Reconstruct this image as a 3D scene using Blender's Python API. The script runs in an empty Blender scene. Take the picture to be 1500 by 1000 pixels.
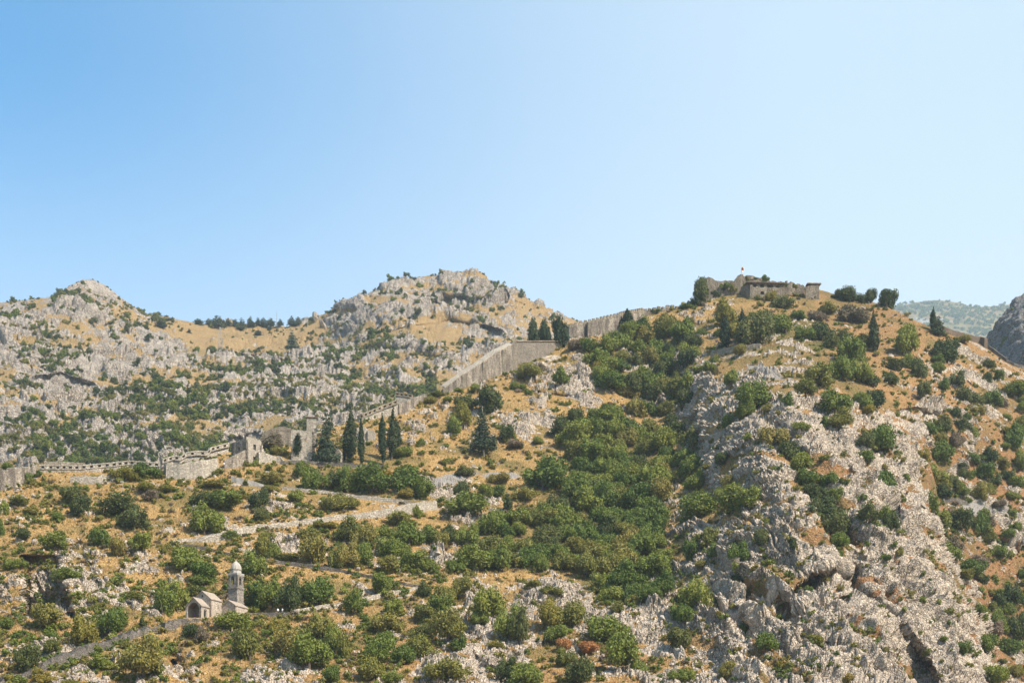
import bpy, bmesh, math, random
import numpy as np
from mathutils import Vector, Matrix

SC = bpy.context.scene
COL = SC.collection
random.seed(7)
RNG = np.random.default_rng(11)

# ------------------------------------------------------------------ camera
FPX, VH, ZC = 2400.0, 1300.0, 20.0        # focal length in photo pixels, horizon row, camera height
cam_d = bpy.data.cameras.new("camera")
cam = bpy.data.objects.new("camera", cam_d); COL.objects.link(cam)
cam.location = (0, 0, ZC); cam.rotation_euler = (math.radians(90), 0, 0)
cam_d.sensor_fit = 'HORIZONTAL'; cam_d.sensor_width = 36
cam_d.lens = 36 * FPX / 1500
cam_d.shift_y = (VH - 500) / 1500          # a shift lens keeps the tower walls upright
cam_d.clip_start = 1; cam_d.clip_end = 30000
SC.camera = cam

# ------------------------------------------------------------------ sky and sun
SUN_EL = math.radians(47)
SUN_DIR = Vector((0.80 * math.cos(SUN_EL), -0.60 * math.cos(SUN_EL), math.sin(SUN_EL))).normalized()
w = bpy.data.worlds.new("World"); SC.world = w; w.use_nodes = True
nt = w.node_tree; nt.nodes.clear()
sky = nt.nodes.new('ShaderNodeTexSky'); sky.sky_type = 'NISHITA'; sky.sun_disc = False
sky.sun_elevation = SUN_EL
sky.sun_rotation = math.atan2(SUN_DIR.x, SUN_DIR.y)
sky.altitude = 0; sky.air_density = 1.0; sky.dust_density = 0.3; sky.ozone_density = 6.0
VEIL, VEILCOL = (0.32, 0.30), (3.70, 4.25, 4.60, 1)
bg = nt.nodes.new('ShaderNodeBackground'); bg.inputs[1].default_value = 0.116
wo = nt.nodes.new('ShaderNodeOutputWorld')
# a thin summer veil whitens the sky towards the horizon and towards the sun's side
def wn(t, **kw):
    x = nt.nodes.new(t)
    for k, val in kw.items(): setattr(x, k, val)
    return x
def wmap(sock, a, b, lo, hi):
    x = wn('ShaderNodeMapRange', interpolation_type='SMOOTHSTEP'); nt.links.new(sock, x.inputs[0])
    for k, val in zip((1, 2, 3, 4), (a, b, lo, hi)): x.inputs[k].default_value = val
    return x.outputs[0]
tc = wn('ShaderNodeTexCoord'); nz = wn('ShaderNodeSeparateXYZ'); nt.links.new(tc.outputs['Generated'], nz.inputs[0])
low = wmap(nz.outputs[2], 0.24, 0.45, VEIL[0], 1.0); side = wmap(nz.outputs[0], -0.30, 0.19, 1.0, VEIL[1])
clear = wn('ShaderNodeMath', operation='MULTIPLY'); nt.links.new(low, clear.inputs[0]); nt.links.new(side, clear.inputs[1])
sat = wn('ShaderNodeHueSaturation'); sat.inputs['Hue'].default_value = 0.487; sat.inputs['Saturation'].default_value = 1.42; sat.inputs['Value'].default_value = 0.92; nt.links.new(sky.outputs[0], sat.inputs['Color'])
vm = wn('ShaderNodeMix', data_type='RGBA'); nt.links.new(clear.outputs[0], vm.inputs[0]); vm.inputs[6].default_value = VEILCOL; nt.links.new(sat.outputs[0], vm.inputs[7])
nt.links.new(vm.outputs[2], bg.inputs[0]); nt.links.new(bg.outputs[0], wo.inputs[0])
sun_d = bpy.data.lights.new("sun", 'SUN'); sun_d.energy = 5.0; sun_d.angle = math.radians(0.53)
sun_d.color = (1.0, 0.91, 0.78)
sun = bpy.data.objects.new("sun", sun_d); COL.objects.link(sun)
sun.rotation_euler = SUN_DIR.to_track_quat('Z', 'Y').to_euler()
sun.location = (300, -100, 900)
SC.view_settings.view_transform = 'Standard'; SC.view_settings.look = 'None'
SC.view_settings.exposure = 1.0; SC.view_settings.gamma = 1.0
SC.view_settings.use_curve_mapping = False
SC.render.engine = 'CYCLES'
SC.cycles.max_bounces = 5; SC.cycles.diffuse_bounces = 3; SC.cycles.glossy_bounces = 1
SC.cycles.transmission_bounces = 3; SC.cycles.volume_bounces = 1; SC.cycles.transparent_max_bounces = 4
SC.cycles.use_denoising = True
SC.cycles.use_adaptive_sampling = True; SC.cycles.adaptive_threshold = 0.02

HAZE = 0.62e-4                               # haze density per metre
def PX(u, v, Y):
    return np.stack([(u - 750) / FPX * Y, Y + 0 * u, ZC + (VH - v) / FPX * Y], -1)

# ------------------------------------------------------------------ numpy noise
def _h(ix, iy, iz, seed):
    h = (ix.astype(np.int64) * 374761393 + iy.astype(np.int64) * 668265263 + iz.astype(np.int64) * 2147483647 + seed * 974634777) & 0xFFFFFFFF
    h = ((h ^ (h >> 13)) * 1274126177) & 0xFFFFFFFF
    h = ((h ^ (h >> 15)) * 2246822519) & 0xFFFFFFFF
    return (h ^ (h >> 16)) & 0xFFFFFFFF
def vnoise(p, seed=0):
    i = np.floor(p).astype(np.int64); f = (p - i).astype(np.float32)
    f = f * f * f * (f * (f * 6 - 15) + 10)
    out = np.zeros(p.shape[0], np.float32)
    for dx in (0, 1):
        wx = f[:, 0] if dx else 1 - f[:, 0]
        for dy in (0, 1):
            wy = f[:, 1] if dy else 1 - f[:, 1]
            for dz in (0, 1):
                wz = f[:, 2] if dz else 1 - f[:, 2]
                r = _h(i[:, 0] + dx, i[:, 1] + dy, i[:, 2] + dz, seed).astype(np.float32) * (2.0 / 4294967295.0) - 1
                out += r * wx * wy * wz
    return out
def fbm(p, octv=4, seed=0, ridged=False):
    a, s, o = 1.0, 0.0, np.zeros(p.shape[0], np.float32)
    for k in range(octv):
        n = vnoise(p * (2.03 ** k) + 17.3 * k, seed + k)
        if ridged: n = 1 - 2 * np.abs(n)
        o += a * n; s += a; a *= 0.5
    return o / s
def voronoi(p, seed=0):
    i = np.floor(p).astype(np.int64)
    N = p.shape[0]
    f1 = np.full(N, 9.0, np.float32); f2 = np.full(N, 9.0, np.float32); cid = np.zeros(N, np.int64)
    pf = p.astype(np.float32)
    for dx in (-1, 0, 1):
        for dy in (-1, 0, 1):
            for dz in (-1, 0, 1):
                cx, cy, cz = i[:, 0] + dx, i[:, 1] + dy, i[:, 2] + dz
                h = _h(cx, cy, cz, seed)
                px = cx + (h & 1023) / np.float32(1023); py = cy + ((h >> 10) & 1023) / np.float32(1023); pz = cz + ((h >> 20) & 1023) / np.float32(1023)
                d = ((px - pf[:, 0]) ** 2 + (py - pf[:, 1]) ** 2 + (pz - pf[:, 2]) ** 2).astype(np.float32)
                m = d < f1
                f2 = np.where(m, f1, np.minimum(f2, d)); f1 = np.where(m, d, f1); cid = np.where(m, h, cid)
    f1 = np.sqrt(f1); f2 = np.sqrt(f2)
    r = ((cid * 2654435761) & 0xFFFF).astype(np.float32) / 32767.5 - 1
    return f1, f2, r
def sstep(a, b, x):
    t = np.clip((x - a) / (b - a), 0, 1); return t * t * (3 - 2 * t)
def seg_dist(u, v, poly):
    d = np.full(u.shape, 1e9)
    for (x0, y0), (x1, y1) in zip(poly[:-1], poly[1:]):
        L = (x1 - x0) ** 2 + (y1 - y0) ** 2 + 1e-9
        t = np.clip(((u - x0) * (x1 - x0) + (v - y0) * (y1 - y0)) / L, 0, 1)
        d = np.minimum(d, np.hypot(u - x0 - t * (x1 - x0), v - y0 - t * (y1 - y0)))
    return d
def in_poly(u, v, poly):
    ins = np.zeros(np.shape(u), bool); n = len(poly)
    for k in range(n):
        x0, y0 = poly[k]; x1, y1 = poly[(k + 1) % n]
        c = ((y0 > v) != (y1 > v)) & (u < (x1 - x0) * (v - y0) / (y1 - y0 + 1e-9) + x0)
        ins ^= c
    return ins
class RBF:
    def __init__(s, pts, c=30.0):
        a = np.array(pts, float); s.x = a[:, :2]; s.c = c
        n = len(a); A = np.zeros((n + 3, n + 3))
        A[:n, :n] = s.k(s.x[:, None] - s.x[None])
        A[:n, n] = 1; A[:n, n + 1:] = s.x / 500; A[n, :n] = 1; A[n + 1:, :n] = s.x.T / 500
        s.w = np.linalg.solve(A, np.concatenate([a[:, 2], np.zeros(3)]))
    def k(s, d): return np.sqrt((d ** 2).sum(-1) + s.c ** 2)
    def __call__(s, u, v):
        sh = np.shape(u); u = np.ravel(u).astype(float); v = np.ravel(v).astype(float)
        o = s.w[-3] + s.w[-2] * u / 500 + s.w[-1] * v / 500
        for (x, y), wt in zip(s.x, s.w): o = o + wt * np.sqrt((u - x) ** 2 + (v - y) ** 2 + s.c ** 2)
        return o.reshape(sh)

# ------------------------------------------------------------------ tagging and mesh helpers
def tag(o, label=None, cat=None, group=None, kind=None):
    if label: o["label"] = label
    if cat: o["category"] = cat
    if group: o["group"] = group
    if kind: o["kind"] = kind
    return o
def empty(name, loc, label, cat, group=None, rz=0):
    o = bpy.data.objects.new(name, None); COL.objects.link(o); o.location = loc; o.rotation_euler = (0, 0, rz)
    o.empty_display_size = 0.5
    return tag(o, label, cat, group)
def mesh_obj(name, verts, faces, mat=None, parent=None, smooth=False, world=False):
    me = bpy.data.meshes.new(name)
    me.from_pydata([tuple(map(float, x)) for x in verts], [], [tuple(map(int, f)) for f in faces])
    me.update()
    if smooth: me.shade_smooth()
    o = bpy.data.objects.new(name, me); COL.objects.link(o)
    if mat: me.materials.append(mat)
    if parent: put_under(o, parent, world)
    return o
def put_under(o, parent, world=False):
    o.parent = parent
    if world:                                    # vertices given in world space: undo the parent's placement
        m = Matrix.Identity(4); p = parent
        while p is not None:
            m = Matrix.LocRotScale(p.location, p.rotation_euler, p.scale) @ m if p.parent is None else p.matrix_basis @ m
            p = p.parent
        o.matrix_basis = m.inverted()
def bm_obj(name, bm, mat=None, parent=None, world=False, smooth=False):
    me = bpy.data.meshes.new(name); bm.normal_update(); bm.to_mesh(me); bm.free()
    if smooth: me.shade_smooth()
    o = bpy.data.objects.new(name, me); COL.objects.link(o)
    if mat: me.materials.append(mat)
    if parent: put_under(o, parent, world)
    return o
def bm_box(bm, c, sx, sy, sz, ax=(1, 0), jit=0.0):
    """box centred at c in x,y with its bottom at c.z; ax = horizontal direction of its x side"""
    a = Vector((ax[0], ax[1], 0)).normalized(); b = Vector((-a.y, a.x, 0)); c = Vector(c)
    vs = []
    for z in (0, sz):
        for s, t in ((-1, -1), (1, -1), (1, 1), (-1, 1)):
            q = c + a * s * sx / 2 + b * t * sy / 2 + Vector((0, 0, z))
            if jit: q += Vector((random.uniform(-jit, jit), random.uniform(-jit, jit), random.uniform(-jit, jit)))
            vs.append(bm.verts.new(q))
    for f in ((3, 2, 1, 0), (4, 5, 6, 7), (0, 1, 5, 4), (1, 2, 6, 5), (2, 3, 7, 6), (3, 0, 4, 7)):
        bm.faces.new([vs[k] for k in f])
def bm_tube(bm, pts, radii, n=6):
    rings = []
    for k, p in enumerate(pts):
        p = Vector(p); d = (Vector(pts[min(k + 1, len(pts) - 1)]) - Vector(pts[max(k - 1, 0)]))
        d = d.normalized() if d.length > 1e-6 else Vector((0, 0, 1))
        x = d.cross(Vector((0.31, 0.92, 0.21))).normalized(); y = d.cross(x)
        rings.append([bm.verts.new(p + (x * math.cos(2 * math.pi * j / n) + y * math.sin(2 * math.pi * j / n)) * radii[k]) for j in range(n)])
    for a, b in zip(rings[:-1], rings[1:]):
        for j in range(n): bm.faces.new((a[j], a[(j + 1) % n], b[(j + 1) % n], b[j]))
    bm.faces.new(rings[0][::-1]); bm.faces.new(rings[-1])

# ------------------------------------------------------------------ materials
class NT:
    def __init__(s, name):
        s.m = bpy.data.materials.new(name); s.m.use_nodes = True; s.t = s.m.node_tree; s.t.nodes.clear()
    def n(s, typ, **kw):
        x = s.t.nodes.new(typ)
        for k, val in kw.items():
            if k.startswith('i_'):
                key = k[2:]; key = int(key) if key.isdigit() else key
                tgt = x.inputs[key]
                if isinstance(val, bpy.types.NodeSocket): s.t.links.new(val, tgt)
                else: tgt.default_value = val
            else: setattr(x, k, val)
        return x
    def math(s, op, a, b=None, clamp=False):
        x = s.n('ShaderNodeMath', operation=op, use_clamp=clamp)
        for k, val in ((0, a), (1, b)):
            if val is None: continue
            if isinstance(val, bpy.types.NodeSocket): s.t.links.new(val, x.inputs[k])
            else: x.inputs[k].default_value = val
        return x.outputs[0]
    def mix(s, f, a, b):
        x = s.n('ShaderNodeMix', data_type='RGBA')
        for k, val in ((0, f), (6, a), (7, b)):
            if isinstance(val, bpy.types.NodeSocket): s.t.links.new(val, x.inputs[k])
            else: x.inputs[k].default_value = val if k == 0 else (*val, 1)
        return x.outputs[2]
    def noise(s, vec, scale, detail=4, rough=0.55):
        x = s.n('ShaderNodeTexNoise'); x.inputs['Scale'].default_value = scale; x.inputs['Detail'].default_value = detail
        x.inputs['Roughness'].default_value = rough
        s.t.links.new(vec, x.inputs['Vector']); return x.outputs[0]
    def ramp(s, fac, stops):
        x = s.n('ShaderNodeValToRGB'); s.t.links.new(fac, x.inputs[0])
        e = x.color_ramp.elements
        while len(e) < len(stops): e.new(0.5)
        for el, (p, c) in zip(e, stops):
            el.position = p; el.color = (*c, 1) if isinstance(c, tuple) else (c, c, c, 1)
        return x.outputs[0]
    def out(s, col, rough=0.9, normal=None, spec=0.2, trans=0):
        b = s.n('ShaderNodeBsdfPrincipled')
        if isinstance(col, bpy.types.NodeSocket): s.t.links.new(col, b.inputs['Base Color'])
        else: b.inputs['Base Color'].default_value = (*col, 1)
        b.inputs['Roughness'].default_value = rough; b.inputs['Specular IOR Level'].default_value = spec
        if normal is not None: s.t.links.new(normal, b.inputs['Normal'])
        o = s.n('ShaderNodeOutputMaterial'); sh = b.outputs[0]
        if trans:
            t = s.n('ShaderNodeBsdfTranslucent')
            if isinstance(col, bpy.types.NodeSocket): s.t.links.new(col, t.inputs[0])
            mx = s.n('ShaderNodeMixShader'); mx.inputs[0].default_value = trans
            s.t.links.new(sh, mx.inputs[1]); s.t.links.new(t.outputs[0], mx.inputs[2]); sh = mx.outputs[0]
        s.t.links.new(sh, o.inputs[0]); return s.m
    def bump(s, h, strength=0.5, dist=0.3):
        x = s.n('ShaderNodeBump'); x.inputs['Strength'].default_value = strength; x.inputs['Distance'].default_value = dist
        s.t.links.new(h, x.inputs['Height']); return x.outputs[0]
    def objco(s): return s.n('ShaderNodeTexCoord').outputs['Object']

def terrain_mat(name, rock_a, rock_b, rock_c, fs, ga=(0.35, 0.215, 0.08), gb=(0.50, 0.325, 0.13)):
    """limestone, dry grass, red soil, scree and leaf litter chosen by the mesh's 'cover' attribute; fs = feature scale"""
    t = NT(name); co = t.n('ShaderNodeNewGeometry').outputs['Position']
    at = t.n('ShaderNodeAttribute', attribute_name='cover'); sp = t.n('ShaderNodeSeparateColor'); t.t.links.new(at.outputs['Color'], sp.inputs[0])
    rock_f, scree_f, red_f, green_f = sp.outputs[0], sp.outputs[1], sp.outputs[2], at.outputs['Alpha']
    n_big = t.noise(co, 0.09 * fs, 4, 0.6); n_mid = t.noise(co, 0.55 * fs, 4, 0.65); n_fine = t.noise(co, 2.2 * fs, 3, 0.6)
    st = t.n('ShaderNodeMapping'); st.inputs['Scale'].default_value = (0.9 * fs, 0.9 * fs, 0.16 * fs); t.t.links.new(co, st.inputs[0])
    n_str = t.noise(st.outputs[0], 1.0, 4, 0.65)
    rock = t.mix(t.ramp(n_mid, [(0.36, 0.0), (0.62, 1.0)]), rock_b, rock_a)
    rock = t.mix(t.math('MULTIPLY', t.ramp(n_str, [(0.50, 0.0), (0.64, 1.0)]), 0.6), rock, rock_c)
    rock = t.mix(t.math('MULTIPLY', t.ramp(n_fine, [(0.50, 0.0), (0.64, 1.0)]), 0.38), rock, rock_c)
    rock = t.mix(t.math('MULTIPLY', t.ramp(n_big, [(0.52, 0.0), (0.72, 1.0)]), 0.35), rock, (0.36, 0.27, 0.17))
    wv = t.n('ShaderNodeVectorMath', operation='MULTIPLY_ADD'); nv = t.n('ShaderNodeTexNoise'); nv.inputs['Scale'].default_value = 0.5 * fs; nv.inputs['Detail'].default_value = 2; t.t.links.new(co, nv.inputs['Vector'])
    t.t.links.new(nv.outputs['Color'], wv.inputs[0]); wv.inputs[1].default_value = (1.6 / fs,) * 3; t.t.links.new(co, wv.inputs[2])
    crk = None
    for sc_, wid in ((0.42 * fs, 0.055), (1.05 * fs, 0.085)):          # fissure shade painted into the rock colour, with some humus and lichen
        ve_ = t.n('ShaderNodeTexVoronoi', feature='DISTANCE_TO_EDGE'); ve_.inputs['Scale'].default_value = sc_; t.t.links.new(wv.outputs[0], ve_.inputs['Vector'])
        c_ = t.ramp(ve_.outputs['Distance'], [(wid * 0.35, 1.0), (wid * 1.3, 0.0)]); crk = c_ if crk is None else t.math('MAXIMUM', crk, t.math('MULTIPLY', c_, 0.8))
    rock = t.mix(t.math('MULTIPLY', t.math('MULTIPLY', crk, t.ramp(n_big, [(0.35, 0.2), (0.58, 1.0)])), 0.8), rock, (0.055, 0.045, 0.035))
    grass = t.mix(t.ramp(n_mid, [(0.3, 0.0), (0.7, 1.0)]), ga, gb)
    grass = t.mix(t.ramp(n_fine, [(0.42, 0.0), (0.62, 1.0)]), t.mix(0.55, grass, (0.16, 0.10, 0.045)), grass)
    redg = t.mix(n_fine, (0.20, 0.10, 0.048), (0.30, 0.165, 0.08))
    grass = t.mix(red_f, grass, redg)
    grn = t.mix(n_mid, (0.06, 0.062, 0.02), (0.15, 0.135, 0.045))
    grass = t.mix(t.math('MULTIPLY', green_f, t.ramp(n_big, [(0.30, 0.35), (0.6, 1.0)])), grass, grn)
    rk = t.math('ADD', rock_f, t.math('MULTIPLY', t.math('SUBTRACT', n_mid, 0.5), 0.7))
    col = t.mix(t.ramp(rk, [(0.42, 0.0), (0.56, 1.0)]), grass, rock)
    scree = t.mix(n_fine, (0.20, 0.18, 0.16), (0.34, 0.31, 0.28))
    col = t.mix(scree_f, col, scree)
    vo = t.n('ShaderNodeTexVoronoi', feature='F1'); vo.inputs['Scale'].default_value = 0.95 * fs; t.t.links.new(co, vo.inputs['Vector'])
    ve = t.n('ShaderNodeTexVoronoi', feature='DISTANCE_TO_EDGE'); ve.inputs['Scale'].default_value = 1.25 * fs; t.t.links.new(co, ve.inputs['Vector'])
    h = t.math('ADD', t.math('MULTIPLY', vo.outputs['Distance'], 0.5), t.math('ADD', t.math('MULTIPLY', n_fine, 0.6), t.math('MULTIPLY', t.ramp(ve.outputs['Distance'], [(0.0, 0.0), (0.16, 1.0)]), 0.5)))
    return t.out(col, 0.95, t.bump(h, 0.85, 0.7 / fs), 0.1)

def stone_mat(name, a, b, stain, scale=1.6, streak=0.8, bump=0.5):
    t = NT(name); co = t.n('ShaderNodeNewGeometry').outputs['Position']
    mp = t.n('ShaderNodeMapping'); mp.inputs['Scale'].default_value = (1, 1, 1.9); t.t.links.new(co, mp.inputs[0])
    vo = t.n('ShaderNodeTexVoronoi', feature='F1'); vo.inputs['Scale'].default_value = scale; t.t.links.new(mp.outputs[0], vo.inputs['Vector'])
    ve = t.n('ShaderNodeTexVoronoi', feature='DISTANCE_TO_EDGE'); ve.inputs['Scale'].default_value = scale; t.t.links.new(mp.outputs[0], ve.inputs['Vector'])
    sc = t.n('ShaderNodeSeparateColor'); t.t.links.new(vo.outputs['Color'], sc.inputs[0])
    n1 = t.noise(co, 0.35, 5, 0.65); n2 = t.noise(co, 3.0, 3)
    col = t.mix(t.math('MULTIPLY', t.math('ADD', sc.outputs[0], n2), 0.5), a, b)
    ms = t.n('ShaderNodeMapping'); ms.inputs['Scale'].default_value = (0.42, 0.42, 0.06); t.t.links.new(co, ms.inputs[0])
    ns = t.noise(ms.outputs[0], 1.0, 5, 0.7)
    col = t.mix(t.math('MULTIPLY', t.ramp(ns, [(0.42, 0.0), (0.58, 1.0)]), streak), col, stain)
    n3 = t.noise(co, 1.5, 4, 0.7)
    col = t.mix(t.math('MULTIPLY', t.ramp(n3, [(0.47, 0.0), (0.57, 1.0)]), 0.6), col, stain)
    col = t.mix(t.math('MULTIPLY', t.ramp(n1, [(0.45, 0.0), (0.7, 1.0)]), 0.45), col, stain)
    joint = t.ramp(ve.outputs['Distance'], [(0.0, 0.0), (0.10, 1.0)])
    col = t.mix(joint, t.mix(0.5, a, (0.12, 0.10, 0.08)), col)
    h = t.math('ADD', joint, t.math('MULTIPLY', n3, 1.5))
    return t.out(col, 0.95, t.bump(h, bump, 0.22), 0.1)

def leaf_mat(name, a, b, dry=(0.17, 0.13, 0.045), trans=0.22, dryamt=0.3):
    t = NT(name); oi = t.n('ShaderNodeObjectInfo'); co = t.n('ShaderNodeNewGeometry').outputs['Position']
    n1 = t.noise(co, 0.55, 3); n2 = t.noise(co, 2.6, 2)
    col = t.mix(t.ramp(n2, [(0.3, 0.0), (0.7, 1.0)]), a, b)
    col = t.mix(t.math('MULTIPLY', t.ramp(n1, [(0.5, 0.0), (0.75, 1.0)]), dryamt), col, dry)
    hs = t.n('ShaderNodeHueSaturation'); t.t.links.new(col, hs.inputs['Color'])
    t.t.links.new(t.math('ADD', t.math('MULTIPLY', oi.outputs['Random'], 0.05), 0.475), hs.inputs['Hue'])
    t.t.links.new(t.math('ADD', t.math('MULTIPLY', oi.outputs['Random'], -0.5), 1.25), hs.inputs['Value'])
    return t.out(hs.outputs[0], 0.7, None, 0.25, trans)

M = {}
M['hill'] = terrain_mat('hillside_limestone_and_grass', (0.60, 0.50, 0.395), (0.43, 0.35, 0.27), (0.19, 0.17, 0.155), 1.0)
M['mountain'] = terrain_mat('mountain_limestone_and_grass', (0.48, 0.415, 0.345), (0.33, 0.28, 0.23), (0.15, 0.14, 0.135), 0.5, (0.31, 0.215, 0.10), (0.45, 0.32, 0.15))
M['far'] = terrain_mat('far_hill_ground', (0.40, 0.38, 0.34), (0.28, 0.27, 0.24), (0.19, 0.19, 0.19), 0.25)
M['cliff'] = terrain_mat('shaded_grey_cliff_limestone', (0.27, 0.26, 0.25), (0.18, 0.175, 0.17), (0.11, 0.108, 0.105), 0.5)  # grey rock darkened in colour to put the cliff in shade
M['platform'] = stone_mat('mottled_platform_stone', (0.40, 0.345, 0.28), (0.24, 0.205, 0.165), (0.11, 0.092, 0.075), 1.3, 0.3, 1.0)
M['pale'] = stone_mat('pale_rubble_stone', (0.60, 0.53, 0.435), (0.45, 0.385, 0.31), (0.24, 0.205, 0.16), 1.0, 0.35, 1.0)
M['rampart'] = stone_mat('stained_rampart_stone', (0.52, 0.44, 0.345), (0.36, 0.30, 0.235), (0.085, 0.07, 0.06), 1.0, 0.9, 1.0)
M['cap'] = stone_mat('weathered_coping_stone', (0.47, 0.395, 0.30), (0.31, 0.26, 0.195), (0.15, 0.12, 0.085), 0.9, 0.4, 1.0)
M['fort'] = stone_mat('ruined_fort_stone', (0.42, 0.345, 0.26), (0.25, 0.205, 0.155), (0.10, 0.085, 0.065), 0.9, 0.65, 1.0)
M['church'] = stone_mat('church_ashlar', (0.57, 0.485, 0.395), (0.42, 0.35, 0.28), (0.27, 0.22, 0.18), 1.7, 0.3, 0.6)
M['tower'] = stone_mat('bell_tower_stone', (0.40, 0.35, 0.30), (0.27, 0.235, 0.20), (0.12, 0.105, 0.095), 1.7, 0.55, 0.6)
M['dome'] = stone_mat('pale_dome_stone', (0.50, 0.46, 0.41), (0.40, 0.365, 0.325), (0.26, 0.235, 0.21), 1.4, 0.35, 0.3)
M['slab'] = stone_mat('roof_slabs', (0.42, 0.34, 0.27), (0.30, 0.25, 0.21), (0.18, 0.15, 0.13), 1.6, 0.2, 0.3)
M['brown'] = stone_mat('brown_wall_stone', (0.21, 0.15, 0.105), (0.15, 0.11, 0.08), (0.08, 0.06, 0.05), 1.2, 0.4)
M['rubble'] = stone_mat('grey_rubble_bank', (0.28, 0.245, 0.21), (0.14, 0.12, 0.10), (0.075, 0.065, 0.055), 1.2, 0.6, 1.0)
M['bark'] = NT('bark').out((0.11, 0.085, 0.065), 0.95)
M['palebark'] = NT('pale_bark').out((0.42, 0.37, 0.31), 0.9)
M['metal'] = NT('galvanised_metal').out((0.26, 0.26, 0.26), 0.5, None, 0.5)
M['lampglass'] = NT('lamp_glass').out((0.7, 0.7, 0.68), 0.3, None, 0.5)
M['dark_green'] = leaf_mat('dark_green_leaves', (0.048, 0.068, 0.019), (0.099, 0.114, 0.027), dryamt=0.15)
M['green'] = leaf_mat('green_leaves', (0.086, 0.124, 0.018), (0.171, 0.202, 0.033))
M['olive'] = leaf_mat('olive_leaves', (0.133, 0.134, 0.025), (0.235, 0.215, 0.047), dryamt=0.4)
M['bright'] = leaf_mat('yellow_green_leaves', (0.152, 0.150, 0.023), (0.276, 0.221, 0.040), trans=0.3)
M['dry'] = leaf_mat('dry_brown_leaves', (0.137, 0.101, 0.065), (0.221, 0.176, 0.117), dryamt=0.2)
M['orange'] = leaf_mat('orange_dry_leaves', (0.264, 0.138, 0.033), (0.374, 0.220, 0.066), dryamt=0.2)
M['cypress'] = leaf_mat('cypress_needles', (0.025, 0.043, 0.018), (0.055, 0.075, 0.027), trans=0.1, dryamt=0.08)
M['pine'] = leaf_mat('pine_needles', (0.030, 0.049, 0.027), (0.061, 0.084, 0.041), trans=0.1, dryamt=0.1)
M['straw'] = leaf_mat('dry_grass_blades', (0.340, 0.221, 0.085), (0.476, 0.340, 0.153), (0.30, 0.17, 0.06), 0.3, 0.5)

# ------------------------------------------------------------------ terrain: what each patch of the slope is
# share of bare rock, one digit for each 50 x 50 pixel patch of the photograph (rows 400..1000, columns 0..1500)
ROCK_ROWS = [
 "333333333333333333334332222333",
 "333333333333333334434223333255",
 "333333333333333444454564222465",
 "333333333333433566467566325454",
 "333333333343444663248678777464",
 "311123331222133312226777888254",
 "533132334224554222225495789354",
 "224233444322443222258899699646",
 "365443343443532222266999999733",
 "575432333442355774457999999952",
 "455434433333477545678999999963",
 "466555455334566545666889999974"]
ROCK = np.array([[int(c) for c in (r + r[-1] * 30)[:30]] for r in ROCK_ROWS], float) / 9
def map_at(A, u, v, u0, v0, cell):
    x = np.clip((u - u0) / cell - 0.5, 0, A.shape[1] - 1.001); y = np.clip((v - v0) / cell - 0.5, 0, A.shape[0] - 1.001)
    i, j = x.astype(int), y.astype(int); fx, fy = x - i, y - j
    fx = fx * fx * (3 - 2 * fx); fy = fy * fy * (3 - 2 * fy)
    return (A[j, i] * (1 - fx) + A[j, i + 1] * fx) * (1 - fy) + (A[j + 1, i] * (1 - fx) + A[j + 1, i + 1] * fx) * fy

FG_RIDGE = [(-300, 705), (0, 692), (60, 690), (232, 690), (245, 684), (300, 672), (336, 662), (385, 655), (430, 648), (470, 632), (500, 622), (530, 613),
            (560, 606), (600, 592), (630, 582), (650, 574), (700, 558), (754, 537), (800, 519), (834, 496), (862, 493), (885, 490), (910, 486), (930, 475),
            (945, 464), (965, 457), (990, 452), (1010, 447), (1030, 440), (1060, 434), (1110, 424), (1150, 420), (1200, 424), (1230, 432), (1290, 445),
            (1315, 457), (1345, 474), (1370, 484), (1400, 489), (1436, 498), (1450, 510), (1475, 529), (1500, 538), (1760, 640)]
FG_CTRL = [(-280,1270,210),(-280,1100,318),(-280,1000,375),(-280,850,445),(-280,705,530),
 (0,1270,215),(0,1100,325),(0,1000,385),(0,900,428),(0,800,475),(0,700,535),
 (150,1000,385),(150,900,427),(150,800,478),(150,700,538),(60,860,440),
 (300,1270,218),(300,1100,328),(300,1000,385),(300,900,430),(300,800,487),(300,700,542),(330,665,565),
 (450,1000,388),(450,900,435),(450,800,492),(450,700,550),(450,680,566),(450,640,600),
 (600,1270,220),(600,1100,332),(600,1000,392),(600,900,442),(600,800,498),(600,700,557),(600,650,592),(600,590,648),
 (750,1000,395),(750,900,447),(750,800,507),(750,700,572),(750,650,602),(750,600,632),(750,535,680),
 (900,1270,222),(900,1100,335),(900,1000,397),(900,900,448),(900,800,514),(900,700,577),(900,600,645),(900,520,690),(900,485,712),
 (975,830,487),(970,700,575),(970,600,650),(1000,520,688),(1000,450,732),
 (1050,1000,398),(1050,900,433),(1050,800,476),(1050,700,526),(1050,600,580),(1050,540,640),(1050,440,740),
 (1150,1270,220),(1150,1100,330),(1150,1000,388),(1150,900,420),(1150,800,452),(1150,700,484),(1150,600,535),(1150,530,610),(1150,440,740),
 (1250,1000,392),(1250,900,422),(1250,800,455),(1250,700,492),(1250,600,555),(1250,530,630),(1250,450,740),
 (1350,1000,402),(1350,900,436),(1350,800,476),(1340,700,522),(1340,600,602),(1350,530,655),(1350,480,708),
 (1440,1000,420),(1450,900,470),(1450,800,515),(1450,700,566),(1450,600,640),(1450,540,688),(1420,495,715),
 (1500,1270,228),(1500,1100,345),(1500,1000,445),(1500,900,490),(1500,750,565),(1500,650,625),(1500,540,702),
 (1750,1270,235),(1750,1000,480),(1750,800,590),(1750,650,690)]
fg_rbf = RBF(FG_CTRL, 32)
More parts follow.
